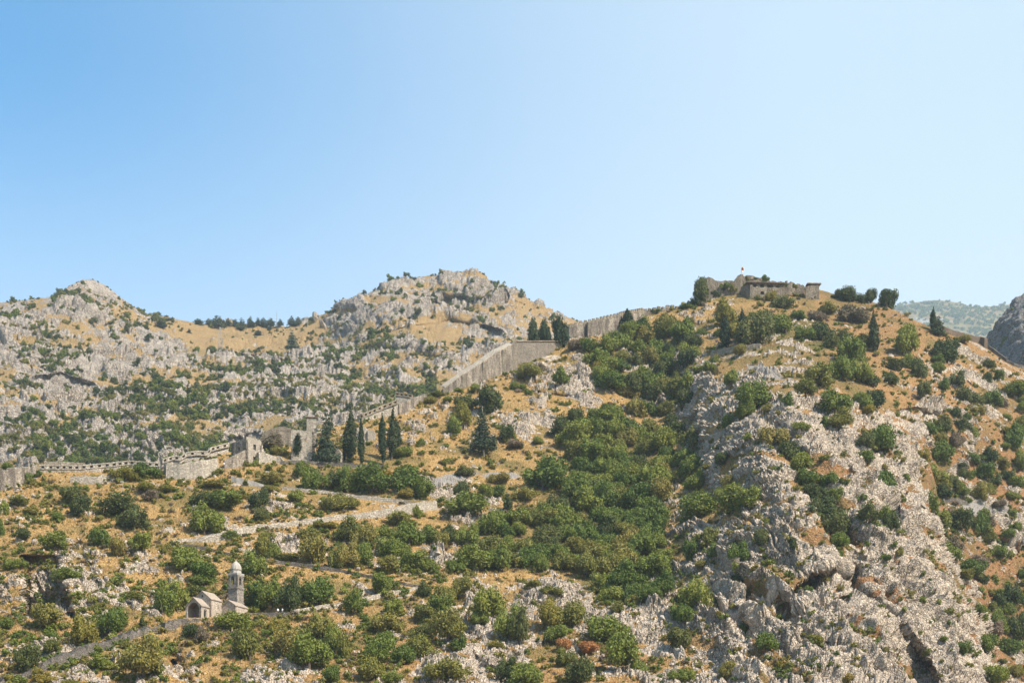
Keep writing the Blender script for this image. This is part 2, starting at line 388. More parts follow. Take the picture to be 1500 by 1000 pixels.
CRAG_EDGE = [(1352, 600), (1352, 650), (1358, 700), (1366, 745), (1378, 800), (1402, 860), (1438, 920), (1446, 950), (1470, 1010), (1600, 1300)]
def edge_u(v): return np.interp(v, [p[1] for p in CRAG_EDGE], [p[0] for p in CRAG_EDGE])
# shelves cut into the slope and hollows under overhangs: (line, depth in m, reach in px above (-) or below (+) the line)
SHELVES = [([(255, 906), (272, 904), (320, 903), (372, 900), (392, 898)], 15.0, -60),
           ([(1150, 872), (1180, 847), (1222, 821), (1228, 838)], 17.0, 44),
           ([(1356, 703), (1360, 704)], 5.0, 34),
           ([(1235, 975), (1290, 980), (1340, 992)], 5.0, 22),
           ([(1315, 600), (1340, 596), (1372, 604)], 6.0, 24),
           ([(1165, 900), (1200, 885), (1250, 868)], 6.0, 14),
           ([(1180, 945), (1215, 938), (1250, 952)], 6.0, 18),
           ([(900, 528), (930, 520)], 7.0, 40),
           ([(740, 985), (700, 960), (690, 948)], 4.0, 26),
           ([(140, 925), (162, 905), (172, 918)], 5.0, 26),
           ([(1130, 655), (1170, 680)], 4.0, 22),
           ([(255, 965), (275, 985)], 6.0, 30),
           ([(785, 572), (835, 580)], 3.0, 12),
           ([(1465, 790), (1500, 800)], 4.0, 22)]
# clefts: faces that turn away from the sun, deeper on their left side
CLEFTS = [([(150, 890), (158, 930), (165, 945)], 5.0, 12),
          ([(262, 950), (285, 1005)], 6.0, 18),
          ([(1246, 845), (1290, 880), (1322, 915), (1352, 950), (1378, 1005)], 15.0, 24),
          ([(1012, 545), (1016, 600), (1030, 650), (1036, 700), (1050, 740)], 11.0, 36),
          ([(966, 470), (975, 520), (990, 560)], 6.0, 26),
          ([(1085, 830), (1100, 890), (1108, 930)], 4.0, 20),
          ([(1195, 560), (1230, 640), (1252, 700)], 5.0, 30),
          ([(120, 740), (118, 790), (150, 860)], 4.0, 30)]
TROUGHS = [([(1115, 600), (1150, 650), (1195, 715), (1238, 790), (1250, 850)], 11.0, 17), ([(1235, 590), (1285, 670), (1312, 770)], 6.0, 14), ([(1060, 560), (1085, 600)], 5.0, 14), ([(1085, 800), (1095, 880)], 5.0, 11), ([(1330, 640), (1350, 720)], 4.0, 10)]
def fg_depth(u, v):
    Y = fg_rbf(u, v)
    eu = edge_u(v)
    Y = Y + sstep(-4, 12, u - eu) * sstep(600, 700, v) * (45 + 22 * sstep(700, 900, v)) * (1 - 0.75 * sstep(0, 230, u - eu))
    for line, d, reach in SHELVES:
        us = [p[0] for p in line]; order = np.argsort(us)
        vl = np.interp(u, np.array(us)[order], np.array([p[1] for p in line])[order])
        side = sstep(us[order[0]] - 14, us[order[0]] + 6, u) * (1 - sstep(us[order[-1]] - 6, us[order[-1]] + 14, u))
        q = (v - vl) * np.sign(reach)
        Y = Y + d * side * sstep(-1.5, 2.5, q) * (1 - sstep(4, abs(reach), q))
    for line, d, wd in TROUGHS: Y = Y + d * np.exp(-(seg_dist(u, v, line) / wd) ** 2)
    fc = sstep(30, 36, u + 4 * np.sin(v / 9)) * (1 - sstep(-4, 3, u - np.interp(v, [812, 850, 905], [82, 96, 110]))) * sstep(811, 816, v) * (1 - sstep(900, 906, v + 5 * np.sin(u / 11)))
    Y = Y + fc * (26 * np.clip((v - 813) / 92, 0, 1) + 10 * np.clip((110 - u) / 78, 0, 1))      # the sheer face with the hollow
    for line, d, reach in CLEFTS:
        vs = [p[1] for p in line]; ul = np.interp(v, vs, [p[0] for p in line])
        side = sstep(vs[0] - 15, vs[0] + 20, v) * (1 - sstep(vs[-1] - 15, vs[-1] + 20, v))
        q = ul - u
        Y = Y + d * side * sstep(-6, 6, q) * (1 - sstep(8, reach * 2.2, q))
    return Y

# masonry lines: (u, row of the top, row of the foot) along each wall; the ground is kept calm beside them
W = {}
W['upper_path'] = [(413,712,717),(450,715.5,721),(483,719,725),(520,724,730),(560,728,735),(592,732,739),(615,735.5,744)]
W['mid_path'] = [(250,791,796),(275,787.5,794),(300,784,794),(322,779,793),(343,774,791),(362,770,784),(383,767.5,777),(410,765,774),(433,762.5,771.5),(467,757.5,766),(500,753,761),(533,750,760),(567,745,757),(593,738,754),(618,734,750),(641,733,746)]
W['low_path'] = [(250,793.5,799),(275,797,802),(300,800,806),(330,808,813),(356,813,818),(383,817,822),(430,823,829),(465,828,834),(500,833,838),(540,841,847),(567,848,854),(600,854,859),(617,857,861)]
W['bottom_path'] = [(432,892,902),(450,889,898),(467,886,895),(500,881.5,889.5),(520,877,885),(543,871.5,879.5),(575,865,872),(600,860,866),(617,857.5,863)]
W['chapel_path'] = [(376,896.5,903),(392,896.5,903),(410,897,904),(431,895,903)]
W['chapel_terrace'] = [(243,911,927),(256,908,923),(266,905.5,915),(285,905.5,911),(300,906,910)]
W['ramp'] = [(-40,1004,1012),(0,995,1004),(33,985,996),(58,976,988),(80,967,981),(110,955,970),(130,948,963),(150,941,955),(167,936,949),(186,929,941),(205,923,934),(225,918,927),(245,912,921)]
W['rampart'] = [(57,681.5,692),(80,681.5,692),(117,682,692),(140,680,691),(163,678,690),(189,675,688),(215,677,690),(234,678,690)]
W['rampart_block'] = [(65,674.8,690),(85,675.2,690),(105,676,690),(124,677.3,690)]
W['crumbled'] = [(102,696,707),(118,694.5,708),(135,697,709),(150,694,709),(173,695,706)]
W['end_bastion'] = [(-30,688,722),(0,686.5,720),(14,687,718),(33,685,712),(45,684,699),(57,683,694)]
W['bastion_front'] = [(242,676.5,703),(262,679,705),(270,679.5,705),(278,674.5,704),(284,675.5,704),(296,672,703),(306,673.5,701),(321,670,692)]
W['bastion_flank'] = [(233,676,700),(242,676.5,703)]
W['bastion_rear'] = [(238,673,684),(254,668,680),(264,669,680),(274,663,677),(290,661,676),(304,662,675),(309,656,673),(323,652,670),(336,649,668)]
W['ramp_wall'] = [(329,672.5,686),(345,665.5,685),(361,658.5,682)]
W['stair_wall'] = [(338,696.5,706),(346,698.5,708),(370,704,712),(388,710,715)]
W['ruin_low'] = [(380,661,680),(386,663,679),(395,663.5,678),(405,667,678),(414,672,680)]
W['bank_wall'] = [(384,634,652),(398,628,654),(412,624,656),(426,626,658)]
W['side_ruin'] = [(466,640,672),(474,645,674),(486,652,675),(498,660,678)]
W['terrace_wall'] = [(412,674.5,680),(440,673.5,680),(462,675,681),(500,676.5,683),(530,679.5,685),(562,680,685)]
W['buttressed'] = [(519,627,647),(530,625,647),(540,627,646.5),(550,633,646)]
W['climbing'] = [(527,608,619),(545,600,615),(560,593.5,612),(583,584.5,611)]
W['battlement'] = [(579,574.5,585),(604,578,587)]
W['dark_wall'] = [(586,591,608),(600,585.5,602),(612,580.5,594),(626,576,586)]
W['sloping'] = [(652,561,577),(680,541,568),(700,529,561.5),(730,508.5,551),(755,496.5,543)]
W['bastion_wall'] = [(757,498.5,540),(780,498.5,534),(800,498.5,527),(818,498.8,516),(844,499.5,505)]
W['upper'] = [(834,473,499),(862,466.5,496),(885,461.5,493),(910,456,489),(930,452.5,478),(945,450,467),(965,449,461),(978,445.5,457),(992,447,455)]
W['brown'] = [(1379,476,487),(1400,484,492.5),(1420,489.5,499),(1436,493,504),(1441,494,509)]
W['brown_tail'] = [(1447,505,511),(1474,525,531),(1486,531,537),(1500,535,541),(1540,551,557)]
W['hut_terrace'] = [(1040,515.5,529),(1060,508.5,522),(1085,504,516),(1113,503,511)]
W['scrap_a'] = [(1383,729,737),(1400,728.5,739),(1418,733,741)]
CALM = [[(p[0], (p[1] + p[2]) / 2) for p in n] for k, n in W.items() ]
CALM += [[(265, 895), (385, 890)], [(336, 665), (380, 660)], [(428, 650), (465, 650)], [(1030, 430), (1150, 428), (1205, 424)]]
CALMPTS = CALM

class Relief:
    """a stretch of ground: columns fan out sideways, rows climb the slope and run over the crest to the far side"""
    def __init__(s, us, n_low, vlow, vbot, n_main, ridge, depth, n_back, back_len, back_drop, ridge_jit=0):
        r = np.interp(us, [p[0] for p in ridge], [p[1] for p in ridge])
        rr = np.convolve(np.pad(r, 4, mode='edge'), np.ones(9) / 9, 'valid')
        t_low = np.linspace(0, 1, n_low, endpoint=False); t_main = np.linspace(0, 1, n_main)
        V = np.concatenate([vlow + (vbot - vlow) * t_low[:, None] + 0 * us[None], vbot + (rr[None] - vbot) * t_main[:, None]], 0)
        U = np.broadcast_to(us[None], V.shape)
        Y = depth(U, V); s.n_vis = V.shape[0]
        P = PX(U, V, Y)
        yb = Y[-1]; zb = P[-1, :, 2]; back = []
        for k in range(1, n_back + 1):
            q = (k / n_back) ** 1.4; yy = yb + back_len * q; zz = zb - back_drop * q
            back.append(np.stack([(us - 750) / FPX * yy, yy, zz], -1))
        s.P = np.concatenate([P, np.array(back)], 0)
        s.U = np.concatenate([U, np.repeat(U[-1:], n_back, 0)], 0); s.V = np.concatenate([V, np.repeat(V[-1:], n_back, 0)], 0)
        du = np.gradient(s.P, axis=1); dv = np.gradient(s.P, axis=0)
        n = np.cross(du, dv); n /= np.linalg.norm(n, axis=-1, keepdims=True) + 1e-9
        for _ in range(3):
            n = n + np.roll(n, 1, 0) * 0 ; m = n.copy()
            m[1:-1, 1:-1] = (n[:-2, 1:-1] + n[2:, 1:-1] + n[1:-1, :-2] + n[1:-1, 2:] + 2 * n[1:-1, 1:-1]); n = m / (np.linalg.norm(m, axis=-1, keepdims=True) + 1e-9)
        s.N = n
    def displace(s, d): s.P = s.P + s.N * d.reshape(s.P.shape[:2])[..., None]
    def index(s):
        P = s.P[:s.n_vis].reshape(-1, 3)
        s.pu = 750 + P[:, 0] / P[:, 1] * FPX; s.pv = VH - (P[:, 2] - ZC) / P[:, 1] * FPX
        bu = np.floor((s.pu + 320) / 4).astype(int); bv = np.floor(s.pv / 4).astype(int)
        s.bins = {}
        key = bu * 1000 + bv; order = np.argsort(key, kind='stable'); s.order = order; ks = key[order]
        uk, st = np.unique(ks, return_index=True); st = np.append(st, len(ks))
        s.bins = {int(k): (int(a), int(b)) for k, a, b in zip(uk, st[:-1], st[1:])}; s.flat = P
    def at(s, u, v):
        """the visible ground point seen at photo pixel (u, v)"""
        best = None; bu = int(math.floor((u + 320) / 4)); bv = int(math.floor(v / 4))
        for ring in (1, 3, 8):
            for a in range(bu - ring, bu + ring + 1):
                for b in range(bv - ring, bv + ring + 1):
                    r = s.bins.get(a * 1000 + b)
                    if r is None: continue
                    ids = s.order[r[0]:r[1]]
                    d = (s.pu[ids] - u) ** 2 + (s.pv[ids] - v) ** 2 + 0.02 * np.maximum(0, s.flat[ids, 1] - s.flat[ids, 1].min())
                    k = int(np.argmin(d))
                    if best is None or d[k] < best[0]: best = (d[k], ids[k])
            if best is not None: break
        if best is None: return None
        return Vector(s.flat[best[1]])
    def build(s, name, mat, cover, facet=None):
        R, C = s.P.shape[:2]; me = bpy.data.meshes.new(name)
        me.vertices.add(R * C); me.vertices.foreach_set('co', s.P.reshape(-1).astype(np.float32))
        i = np.arange((R - 1) * (C - 1)); a = (i // (C - 1)) * C + i % (C - 1)
        q = np.stack([a, a + 1, a + C + 1, a + C], -1).astype(np.int32)
        me.loops.add(q.size); me.loops.foreach_set('vertex_index', q.reshape(-1))
        me.polygons.add(len(q)); me.polygons.foreach_set('loop_start', np.arange(0, q.size, 4, dtype=np.int32))
        me.update(calc_edges=True)
        rf = cover.reshape(-1, 4)[q[:, 0], 0]; me.polygons.foreach_set('use_smooth', (rf < 0.5) | (facet[q[:, 0]] < 0.1) if facet is not None else rf < 2.0)
        at = me.attributes.new('cover', 'FLOAT_COLOR', 'POINT'); at.data.foreach_set('color', cover.reshape(-1).astype(np.float32))
        me.materials.append(mat)
        o = bpy.data.objects.new(name, me); COL.objects.link(o); tag(o, kind='structure'); return o

def blocks(p, seed, soft=0.14):
    f1, f2, r = voronoi(p, seed); e = sstep(0.0, soft, f2 - f1)
    return r * e, e, r

def us_grid(lo, hi, a, b, fine, coarse):
    return np.concatenate([np.arange(lo, a, coarse), np.arange(a, b, fine), np.arange(b, hi + coarse, coarse)]).astype(float)

# ---- the near hill
QUAL = 1.15                                       # photo pixels between grid lines
us = us_grid(-300, 1760, -20, 1520, QUAL, 6.0)
fg = Relief(us, 26, 1270, 1006, int(520 / QUAL), FG_RIDGE, fg_depth, 14, 130, 75)
U, V = fg.U.ravel(), fg.V.ravel(); P = fg.P.reshape(-1, 3)
calm = np.full(U.shape, 1e9)
for ln in CALM:
    lo, hi = min(p[0] for p in ln) - 30, max(p[0] for p in ln) + 30; vl, vh_ = min(p[1] for p in ln) - 30, max(p[1] for p in ln) + 30
    m = (U > lo) & (U < hi) & (V > vl) & (V < vh_)
    if m.any(): calm[m] = np.minimum(calm[m], seg_dist(U[m], V[m], ln))
calmf = 0.12 + 0.88 * sstep(4, 22, calm)
warp = np.stack([vnoise(P / 9.0, 50), vnoise(P / 9.0, 51), vnoise(P / 9.0, 52)], -1) * 1.6
Q = P + warp
# strata dip down to the right: stretch the blocks along that direction
cs, sn = math.cos(math.radians(35)), math.sin(math.radians(35))
S = np.stack([Q[:, 0] * cs - Q[:, 2] * sn, Q[:, 1] * 0.75, (Q[:, 0] * sn + Q[:, 2] * cs)], -1) * np.array([0.72, 1.0, 1.25])
b1, e1, r1 = blocks(S / 9.0, 1, 0.10)
b2, e2, r2 = blocks(S / 3.4, 2, 0.10)
b3, e3, r3 = blocks(S / 1.4, 3, 0.12)
big = fbm(P / 26.0, 4, 20); crag = fbm(S / 16.0, 4, 30, True); mid = fbm(P / 6.0, 3, 40); fine = fbm(P / 1.3, 2, 60)
rm = map_at(ROCK, U, V, 0, 400, 50)
acr = Q[:, 0] * 0.83 + Q[:, 2] * 0.55; alo = Q[:, 0] * 0.55 - Q[:, 2] * 0.83      # across and along the dipping ribs
rib = fbm(np.stack([acr / 9.0, alo / 46.0, Q[:, 1] / 70.0], -1), 3, 31, True); rib2 = fbm(np.stack([acr / 3.2, alo / 14.0, Q[:, 1] / 25.0], -1), 2, 36, True)
crk = 1 - sstep(0.0, 0.07, np.abs(fbm(np.stack([acr / 13.0, alo / 60.0, Q[:, 1] / 90.0], -1), 2, 33)))
for (cu, cv, ru, rv, val) in [(70, 860, 36, 40, 1.0), (118, 850, 16, 36, .8), (240, 870, 22, 16, .8), (255, 850, 20, 12, .8), (405, 745, 30, 10, .8), (700, 925, 34, 36, .95), (720, 960, 36, 36, .9), (640, 815, 16, 20, .95),
                             (625, 985, 30, 18, .9), (690, 880, 28, 20, .85), (800, 870, 36, 26, .9), (960, 900, 26, 16, .95), (690, 765, 30, 10, .9), (640, 715, 26, 8, .7),
                             (790, 590, 20, 12, 1.0), (855, 545, 16, 26, .9), (775, 610, 22, 10, .95), (35, 725, 26, 14, .8), (1040, 545, 18, 20, .9), (1360, 600, 30, 20, .95),
                             (1415, 545, 26, 22, .75), (1480, 790, 26, 30, .95), (1405, 690, 18, 12, .9), (985, 830, 22, 26, .9), (330, 770, 26, 10, .7),(420,795,30,16,.8),(1320,665,36,20,.95),(1285,615,26,14,.9)]:
    rm = np.maximum(rm, val * np.exp(-(((U - cu) / ru) ** 2 + ((V - cv) / rv) ** 2) ** 2))
for (cu, cv, ru, rv) in [(1310, 585, 34, 18), (1300, 540, 40, 16), (740, 672, 80, 9), (640, 676, 50, 9), (1290, 480, 50, 20), (130, 720, 90, 14), (250, 740, 40, 20), (1345, 550, 20, 10), (420, 690, 50, 10), (500, 685, 40, 8), (800, 960, 16, 22), (1440, 695, 20, 10), (1190, 438, 30, 12)]:
    rm = rm * (1 - 0.85 * np.exp(-(((U - cu) / ru) ** 2 + ((V - cv) / rv) ** 2) ** 2))
fin2 = fbm(P / 2.4, 3, 65)
rockv = rm * 0.95 + 0.34 * mid + 0.34 * fin2 + 0.10 * r1 + 0.12 * r2 + 0.10 * r3 + 0.10 * big
bold_raw = sstep(0.7, 0.95, rm)
ledge = fbm(S * np.array([0.8, 1.0, 2.0]) / 15.0, 3, 88)
rockv -= 0.42 * sstep(0.08, 0.42, ledge) + 0.30 * bold_raw * sstep(0.2, -0.25, rib)
rockm = sstep(0.42, 0.60, rockv)
bold = sstep(0.7, 0.95, rm)
rockm *= (0.25 + 0.75 * sstep(2, 9, calm))
rk = rockm * calmf
disp = calmf * (1.3 * big + 0.25 * mid) + rk * (1.4 * (crag - 0.1) * (1 - 0.4 * bold) + 0.9 * b1 - 0.6 * (1 - e1) + 0.75 * b2 - 0.55 * (1 - e2) + 0.42 * b3 - 0.6 * (1 - e3) + 0.16 * fine + 0.5) * (0.55 + 0.6 * rm)
disp += calmf * bold * (4.2 * (rib - 0.15) + 1.3 * (rib2 - 0.1) - 2.0 * crk) + 0.10 * fine
back = np.zeros(fg.P.shape[:2], bool); back[fg.n_vis:] = True
edge_fade = np.ones(fg.P.shape[:2]); edge_fade[:26] = np.linspace(0.2, 1, 26)[:, None]
fg.displace(disp * edge_fade.ravel())
red = sstep(1040, 1250, U + 60 * big) * (1 - 0.4 * sstep(700, 560, V)) * 0.9 + 0.35 * sstep(820, 960, V) * sstep(250, 400, U)
THICKETS = [[(832,655),(850,622),(900,612),(960,625),(985,650),(985,700),(962,760),(975,800),(965,850),(1008,880),(900,880),(858,865),(850,835),(878,790),(842,770),(832,700)],
            [(752,765),(772,745),(828,752),(866,800),(840,830),(752,836),(705,822),(722,785)],
            [(878,562),(872,530),(890,502),(930,484),(982,482),(1030,500),(1008,540),(985,612),(940,600),(915,572)],
            [(1092,505),(1100,462),(1140,455),(1185,468),(1222,500),(1200,520),(1150,500)]]
green = np.zeros(U.shape)
for T in THICKETS: green = np.maximum(green, in_poly(U + 6 * mid, V + 6 * mid, T) * 0.95)
green = np.maximum(green, 0.75 * sstep(1040, 1100, U) * sstep(440, 470, V) * (1 - sstep(520, 560, V)) * (1 - sstep(1180, 1260, U)))
green = np.maximum(green, 0.7 * sstep(-0.05, 0.4, fbm(P / 12.0, 3, 77)))
scree = np.zeros(U.shape)
for (cu, cv, ru, rv, ang) in [(662, 700, 42, 9, -0.25), (735, 695, 30, 6, 0), (1430, 745, 26, 10, .2), (1470, 752, 24, 8, .3), (990, 850, 0.1, 0.1, 0), (1120, 545, 30, 6, .3)]:
    x = (U - cu) * math.cos(ang) + (V - cv) * math.sin(ang); y = -(U - cu) * math.sin(ang) + (V - cv) * math.cos(ang)
    scree = np.maximum(scree, (1 - sstep(0.7, 1.1, np.hypot(x / ru, y / rv) + 0.3 * mid)))
cover = np.stack([np.clip(rockm, 0, 1), np.clip(scree, 0, 1), np.clip(red, 0, 1), np.clip(green, 0, 1)], -1)
fg_cover = cover; fg_rock = rockm; fg_calm = calm
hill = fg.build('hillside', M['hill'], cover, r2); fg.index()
gnd = fg.at

# ---- the mountain behind
BG_RIDGE = [(-320, 458), (-100, 450), (0, 443), (40, 440), (75, 437), (100, 419), (118, 411), (130, 409), (152, 416), (175, 432), (215, 457), (250, 465), (290, 474), (350, 477), (420, 477),
            (455, 469), (480, 458), (530, 438), (560, 421), (600, 412), (630, 404), (668, 400), (680, 397), (705, 401), (720, 413), (760, 431), (790, 448), (820, 463), (850, 470), (900, 492), (1000, 560)]
BG_CTRL = [(-320,740,880),(-320,600,1060),(-320,460,1400),(0,740,880),(0,600,1060),(0,520,1200),(0,447,1390),(80,560,1120),(80,500,1240),(100,450,1360),(130,410,1470),(160,500,1290),(170,600,1080),(200,700,930),
 (220,640,1010),(250,560,1170),(240,470,1480),(350,660,980),(350,560,1200),(350,520,1340),(350,478,1570),(450,640,1000),(450,540,1260),(460,475,1540),(560,620,1040),(560,520,1270),(545,470,1390),(560,424,1480),
 (640,560,1170),(660,470,1380),(640,440,1450),(690,600,1100),(690,500,1310),(690,440,1440),(690,400,1510),(760,470,1400),(800,540,1260),(790,450,1500),(850,480,1510),(950,560,1500),(1000,700,1200)]
bg_rbf = RBF(BG_CTRL, 30)
BG_SHELF = [([(625, 440), (660, 432), (700, 436), (760, 440)], 15.0, 40), ([(540, 488), (600, 480), (660, 470), (720, 478), (740, 490)], 10.0, 26), ([(660, 470), (700, 474), (735, 482)], 14, 16),
            ([(300, 515), (340, 512), (400, 520)], 22.0, 30), ([(50, 550), (90, 545), (140, 560)], 11.0, 30), ([(10, 480), (60, 490)], 16, 20), ([(140, 470), (200, 490)], 12, 20),
            ([(530, 505), (600, 515), (650, 525)], 14, 18), ([(330, 635), (370, 628), (400, 640)], 10, 14)]
def bg_depth(u, v):
    Y = bg_rbf(u, v)
    for line, d, reach in BG_SHELF:
        xs = [p[0] for p in line]; vl = np.interp(u, xs, [p[1] for p in line])
        side = sstep(xs[0] - 18, xs[0] + 12, u) * (1 - sstep(xs[-1] - 12, xs[-1] + 18, u)); q = v - vl
        Y = Y + d * side * sstep(-2, 3, q) * (1 - sstep(4, reach, q))
    return Y
bus = us_grid(-320, 1000, -20, 880, 1.35, 7.0)
bgm = Relief(bus, 4, 780, 742, 235, BG_RIDGE, bg_depth, 8, 300, 160)
U, V = bgm.U.ravel(), bgm.V.ravel(); P = bgm.P.reshape(-1, 3)
Q = P + np.stack([vnoise(P / 22.0, 150), vnoise(P / 22.0, 151), vnoise(P / 22.0, 152)], -1) * 4
b1, e1, r1 = blocks(Q / np.array([24., 30., 34.]), 101, 0.10); b2, e2, r2 = blocks(Q / np.array([9., 11., 12.]), 102, 0.12); b3, e3, r3 = blocks(Q / 4.2, 103, 0.15)
big = fbm(P / 80.0, 4, 120); crag = fbm(Q / np.array([55.0, 70.0, 80.0]), 4, 130, True); mid = fbm(P / 26.0, 4, 140)
rm = np.full(U.shape, 0.62)
def blob(cu, cv, ru, rv): return np.exp(-(((U - cu) / ru) ** 2 + ((V - cv) / rv) ** 2) ** 2)
for a in [(130, 440, 90, 40), (680, 430, 110, 32), (80, 540, 80, 45), (200, 640, 160, 40), (50, 640, 70, 50), (365, 635, 50, 22), (480, 520, 70, 36), (600, 440, 70, 25), (345, 520, 50, 16), (230, 500, 50, 24)]:
    rm = np.maximum(rm, 0.92 * blob(*a))
for a in [(330, 490, 85, 19), (430, 490, 45, 16), (640, 475, 70, 6), (620, 492, 70, 8), (740, 458, 60, 5), (700, 505, 60, 10), (640, 555, 60, 8), (660, 568, 40, 8), (240, 478, 24, 8), (500, 462, 30, 6), (560, 440, 30, 5)]:
    rm = rm * (1 - 0.9 * blob(*a))
fin2 = fbm(P / 7.0, 3, 165)
rockm = sstep(0.44, 0.62, rm * 0.9 + 0.46 * mid + 0.20 * fin2 + 0.10 * r1 + 0.12 * r2 + 0.08 * r3 + 0.12 * big)
disp = 4.0 * big + 0.6 * mid + (0.35 + 0.65 * rockm) * (10.0 * (crag - 0.1) + 3.6 * b1 - 2.2 * (1 - e1)) + rockm * (1.4 * b2 - 1.2 * (1 - e2) + 0.9 * b3 - 0.8 * (1 - e3))
tr = np.broadcast_to(np.linspace(0, 1, bgm.P.shape[0])[:, None], bgm.P.shape[:2]).ravel()
bgm.displace(disp * (1 - (0.3 + 0.45 * sstep(260, 200, U)) * sstep(0.84, 0.97, tr)) * (1 + 0.5 * blob(690, 430, 80, 26) + 0.25 * blob(130, 445, 70, 26)))
green = 0.6 * sstep(0.0, 0.45, fbm(P / 45.0, 3, 177)) * sstep(470, 520, V) + 0.5 * blob(500, 590, 160, 40)
cover = np.stack([rockm, 0 * rockm, 0.12 + 0 * rockm, np.clip(green, 0, 1)], -1)
bg_cover = cover
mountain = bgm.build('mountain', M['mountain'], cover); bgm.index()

# ---- far hill in the haze and the cliff beyond the ridge
def simple_relief(name, us, vbot, n, ridge, ctrl, mat, amp, scale, rock, greenv):
    R = RBF(ctrl, 40); r = Relief(us, 2, vbot + 40, vbot, n, ridge, lambda u, v: R(u, v), 6, 400, 200)
    P = r.P.reshape(-1, 3); b1, e1, r1 = blocks(P / scale, 201, 0.12); b2, e2, r2 = blocks(P / (scale * 0.4), 202, 0.12)
    b3, e3, r3 = blocks(P / (scale * 0.16), 203, 0.14)
    mid = fbm(P / scale, 3, 210); big = fbm(P / (scale * 4), 3, 211)
    rockm = sstep(0.4, 0.6, rock + 0.3 * mid + 0.2 * big)
    r.displace(amp * (2 * big + rockm * (b1 - 0.4 * (1 - e1) + 0.5 * b2 - 0.25 * (1 - e2) + 0.22 * b3)))
    cov = np.stack([rockm, 0 * mid, 0 * mid, np.clip(greenv + 0.5 * mid, 0, 1)], -1)
    r.build(name, mat, cov); r.index(); r.rock = rockm; return r
far = simple_relief('far_hill', np.arange(1180, 1900, 2.2), 560, 70, [(1180, 452), (1300, 445), (1330, 441), (1370, 439), (1420, 442), (1480, 441), (1560, 436), (1900, 420)],
                    [(1180, 560, 5000), (1180, 450, 6600), (1400, 560, 5000), (1400, 500, 5700), (1400, 440, 6800), (1500, 560, 5000), (1500, 440, 6800), (1900, 560, 5000), (1900, 420, 6800)], M['far'], 22, 130.0, 0.30, 0.9)
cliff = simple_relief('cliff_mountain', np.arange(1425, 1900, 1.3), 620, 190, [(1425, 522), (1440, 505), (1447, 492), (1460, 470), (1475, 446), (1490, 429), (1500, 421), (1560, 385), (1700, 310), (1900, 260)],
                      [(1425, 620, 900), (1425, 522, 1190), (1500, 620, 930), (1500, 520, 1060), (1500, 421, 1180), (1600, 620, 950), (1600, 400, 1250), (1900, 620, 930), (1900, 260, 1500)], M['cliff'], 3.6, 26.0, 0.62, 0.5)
# ---- low ground and far plain under everything, out to the horizon
n = 48; gv, gf = [], []
for i in range(n + 1):
    for j in range(n + 1):
        gv.append((-15000 + 30000 * i / n, -6000 + 30000 * j / n, 9.0))
for i in range(n):
    for j in range(n): gf.append((i * (n + 1) + j, (i + 1) * (n + 1) + j, (i + 1) * (n + 1) + j + 1, i * (n + 1) + j + 1))
gt = NT('valley_floor'); gco = gt.objco()
gm = gt.out(gt.mix(gt.noise(gco, 0.02, 5), (0.10, 0.11, 0.05), (0.22, 0.19, 0.11)), 0.95)
tag(mesh_obj('ground', gv, gf, gm), kind='structure')

# ------------------------------------------------------------------ plants: templates
def leaf_cloud(rng, lobes, n, size, up=0.25, flat=1.0):
    """leaf faces spread over and inside a set of lobes; returns verts, faces"""
    L = np.array(lobes); wts = L[:, 3] ** 2; wts /= wts.sum()
    vs, k = [], 0
    pts, nor = [], []
    while len(pts) < n:
        j = rng.choice(len(L), 256, p=wts); d = rng.normal(size=(256, 3)); d /= np.linalg.norm(d, axis=1, keepdims=True)
        rad = L[j, 3] * rng.uniform(0.66, 1.2, 256)
        p = L[j, :3] + d * rad[:, None] * np.array([1, 1, flat])
        dist = np.linalg.norm((p[:, None] - L[None, :, :3]) / np.array([1, 1, flat]), axis=2) / L[None, :, 3]
        ok = dist.min(1) > 0.66
        pts += list(p[ok]); nor += list(d[ok])
    p = np.array(pts[:n]); d = np.array(nor[:n])
    nrm = d * 0.55 + rng.normal(size=(n, 3)) * 0.55 + np.array([0, 0, up]); nrm /= np.linalg.norm(nrm, axis=1, keepdims=True)
    t = np.cross(nrm, rng.normal(size=(n, 3))); t /= np.linalg.norm(t, axis=1, keepdims=True); b = np.cross(nrm, t)
    s = size * rng.uniform(0.6, 1.35, n)[:, None]
    c = np.stack([p - t * s, p - b * s * 0.6, p + t * s, p + b * s * 0.6], 1).reshape(-1, 3)
    f = np.arange(n * 4).reshape(-1, 4)
    return c, f
_ico = None
def ico():
    global _ico
    if _ico is None:
        bm = bmesh.new(); bmesh.ops.create_icosphere(bm, subdivisions=1, radius=1)
        _ico = (np.array([v.co[:] for v in bm.verts]), np.array([[v.index for v in f.verts] for f in bm.faces])); bm.free()
    return _ico
def cloud_mesh(name, rng, lobes, n, size, core=0.62, up=0.25, flat=1.0):
    c, f = leaf_cloud(rng, lobes, n, size, up, flat)
    V = [c]; F = [list(map(int, x)) for x in f]; off = len(c)
    if core:
        iv, jf = ico()
        for L in lobes:
            vv = iv * L[3] * core * np.array([1, 1, flat]) * (1 + 0.18 * rng.normal(size=(len(iv), 1))) + np.array(L[:3])
            V.append(vv); F += [[int(q) + off for q in x] for x in jf]; off += len(iv)
    V = np.concatenate(V)
    me = bpy.data.meshes.new(name); me.from_pydata(V.tolist(), [], F); me.update(); return me
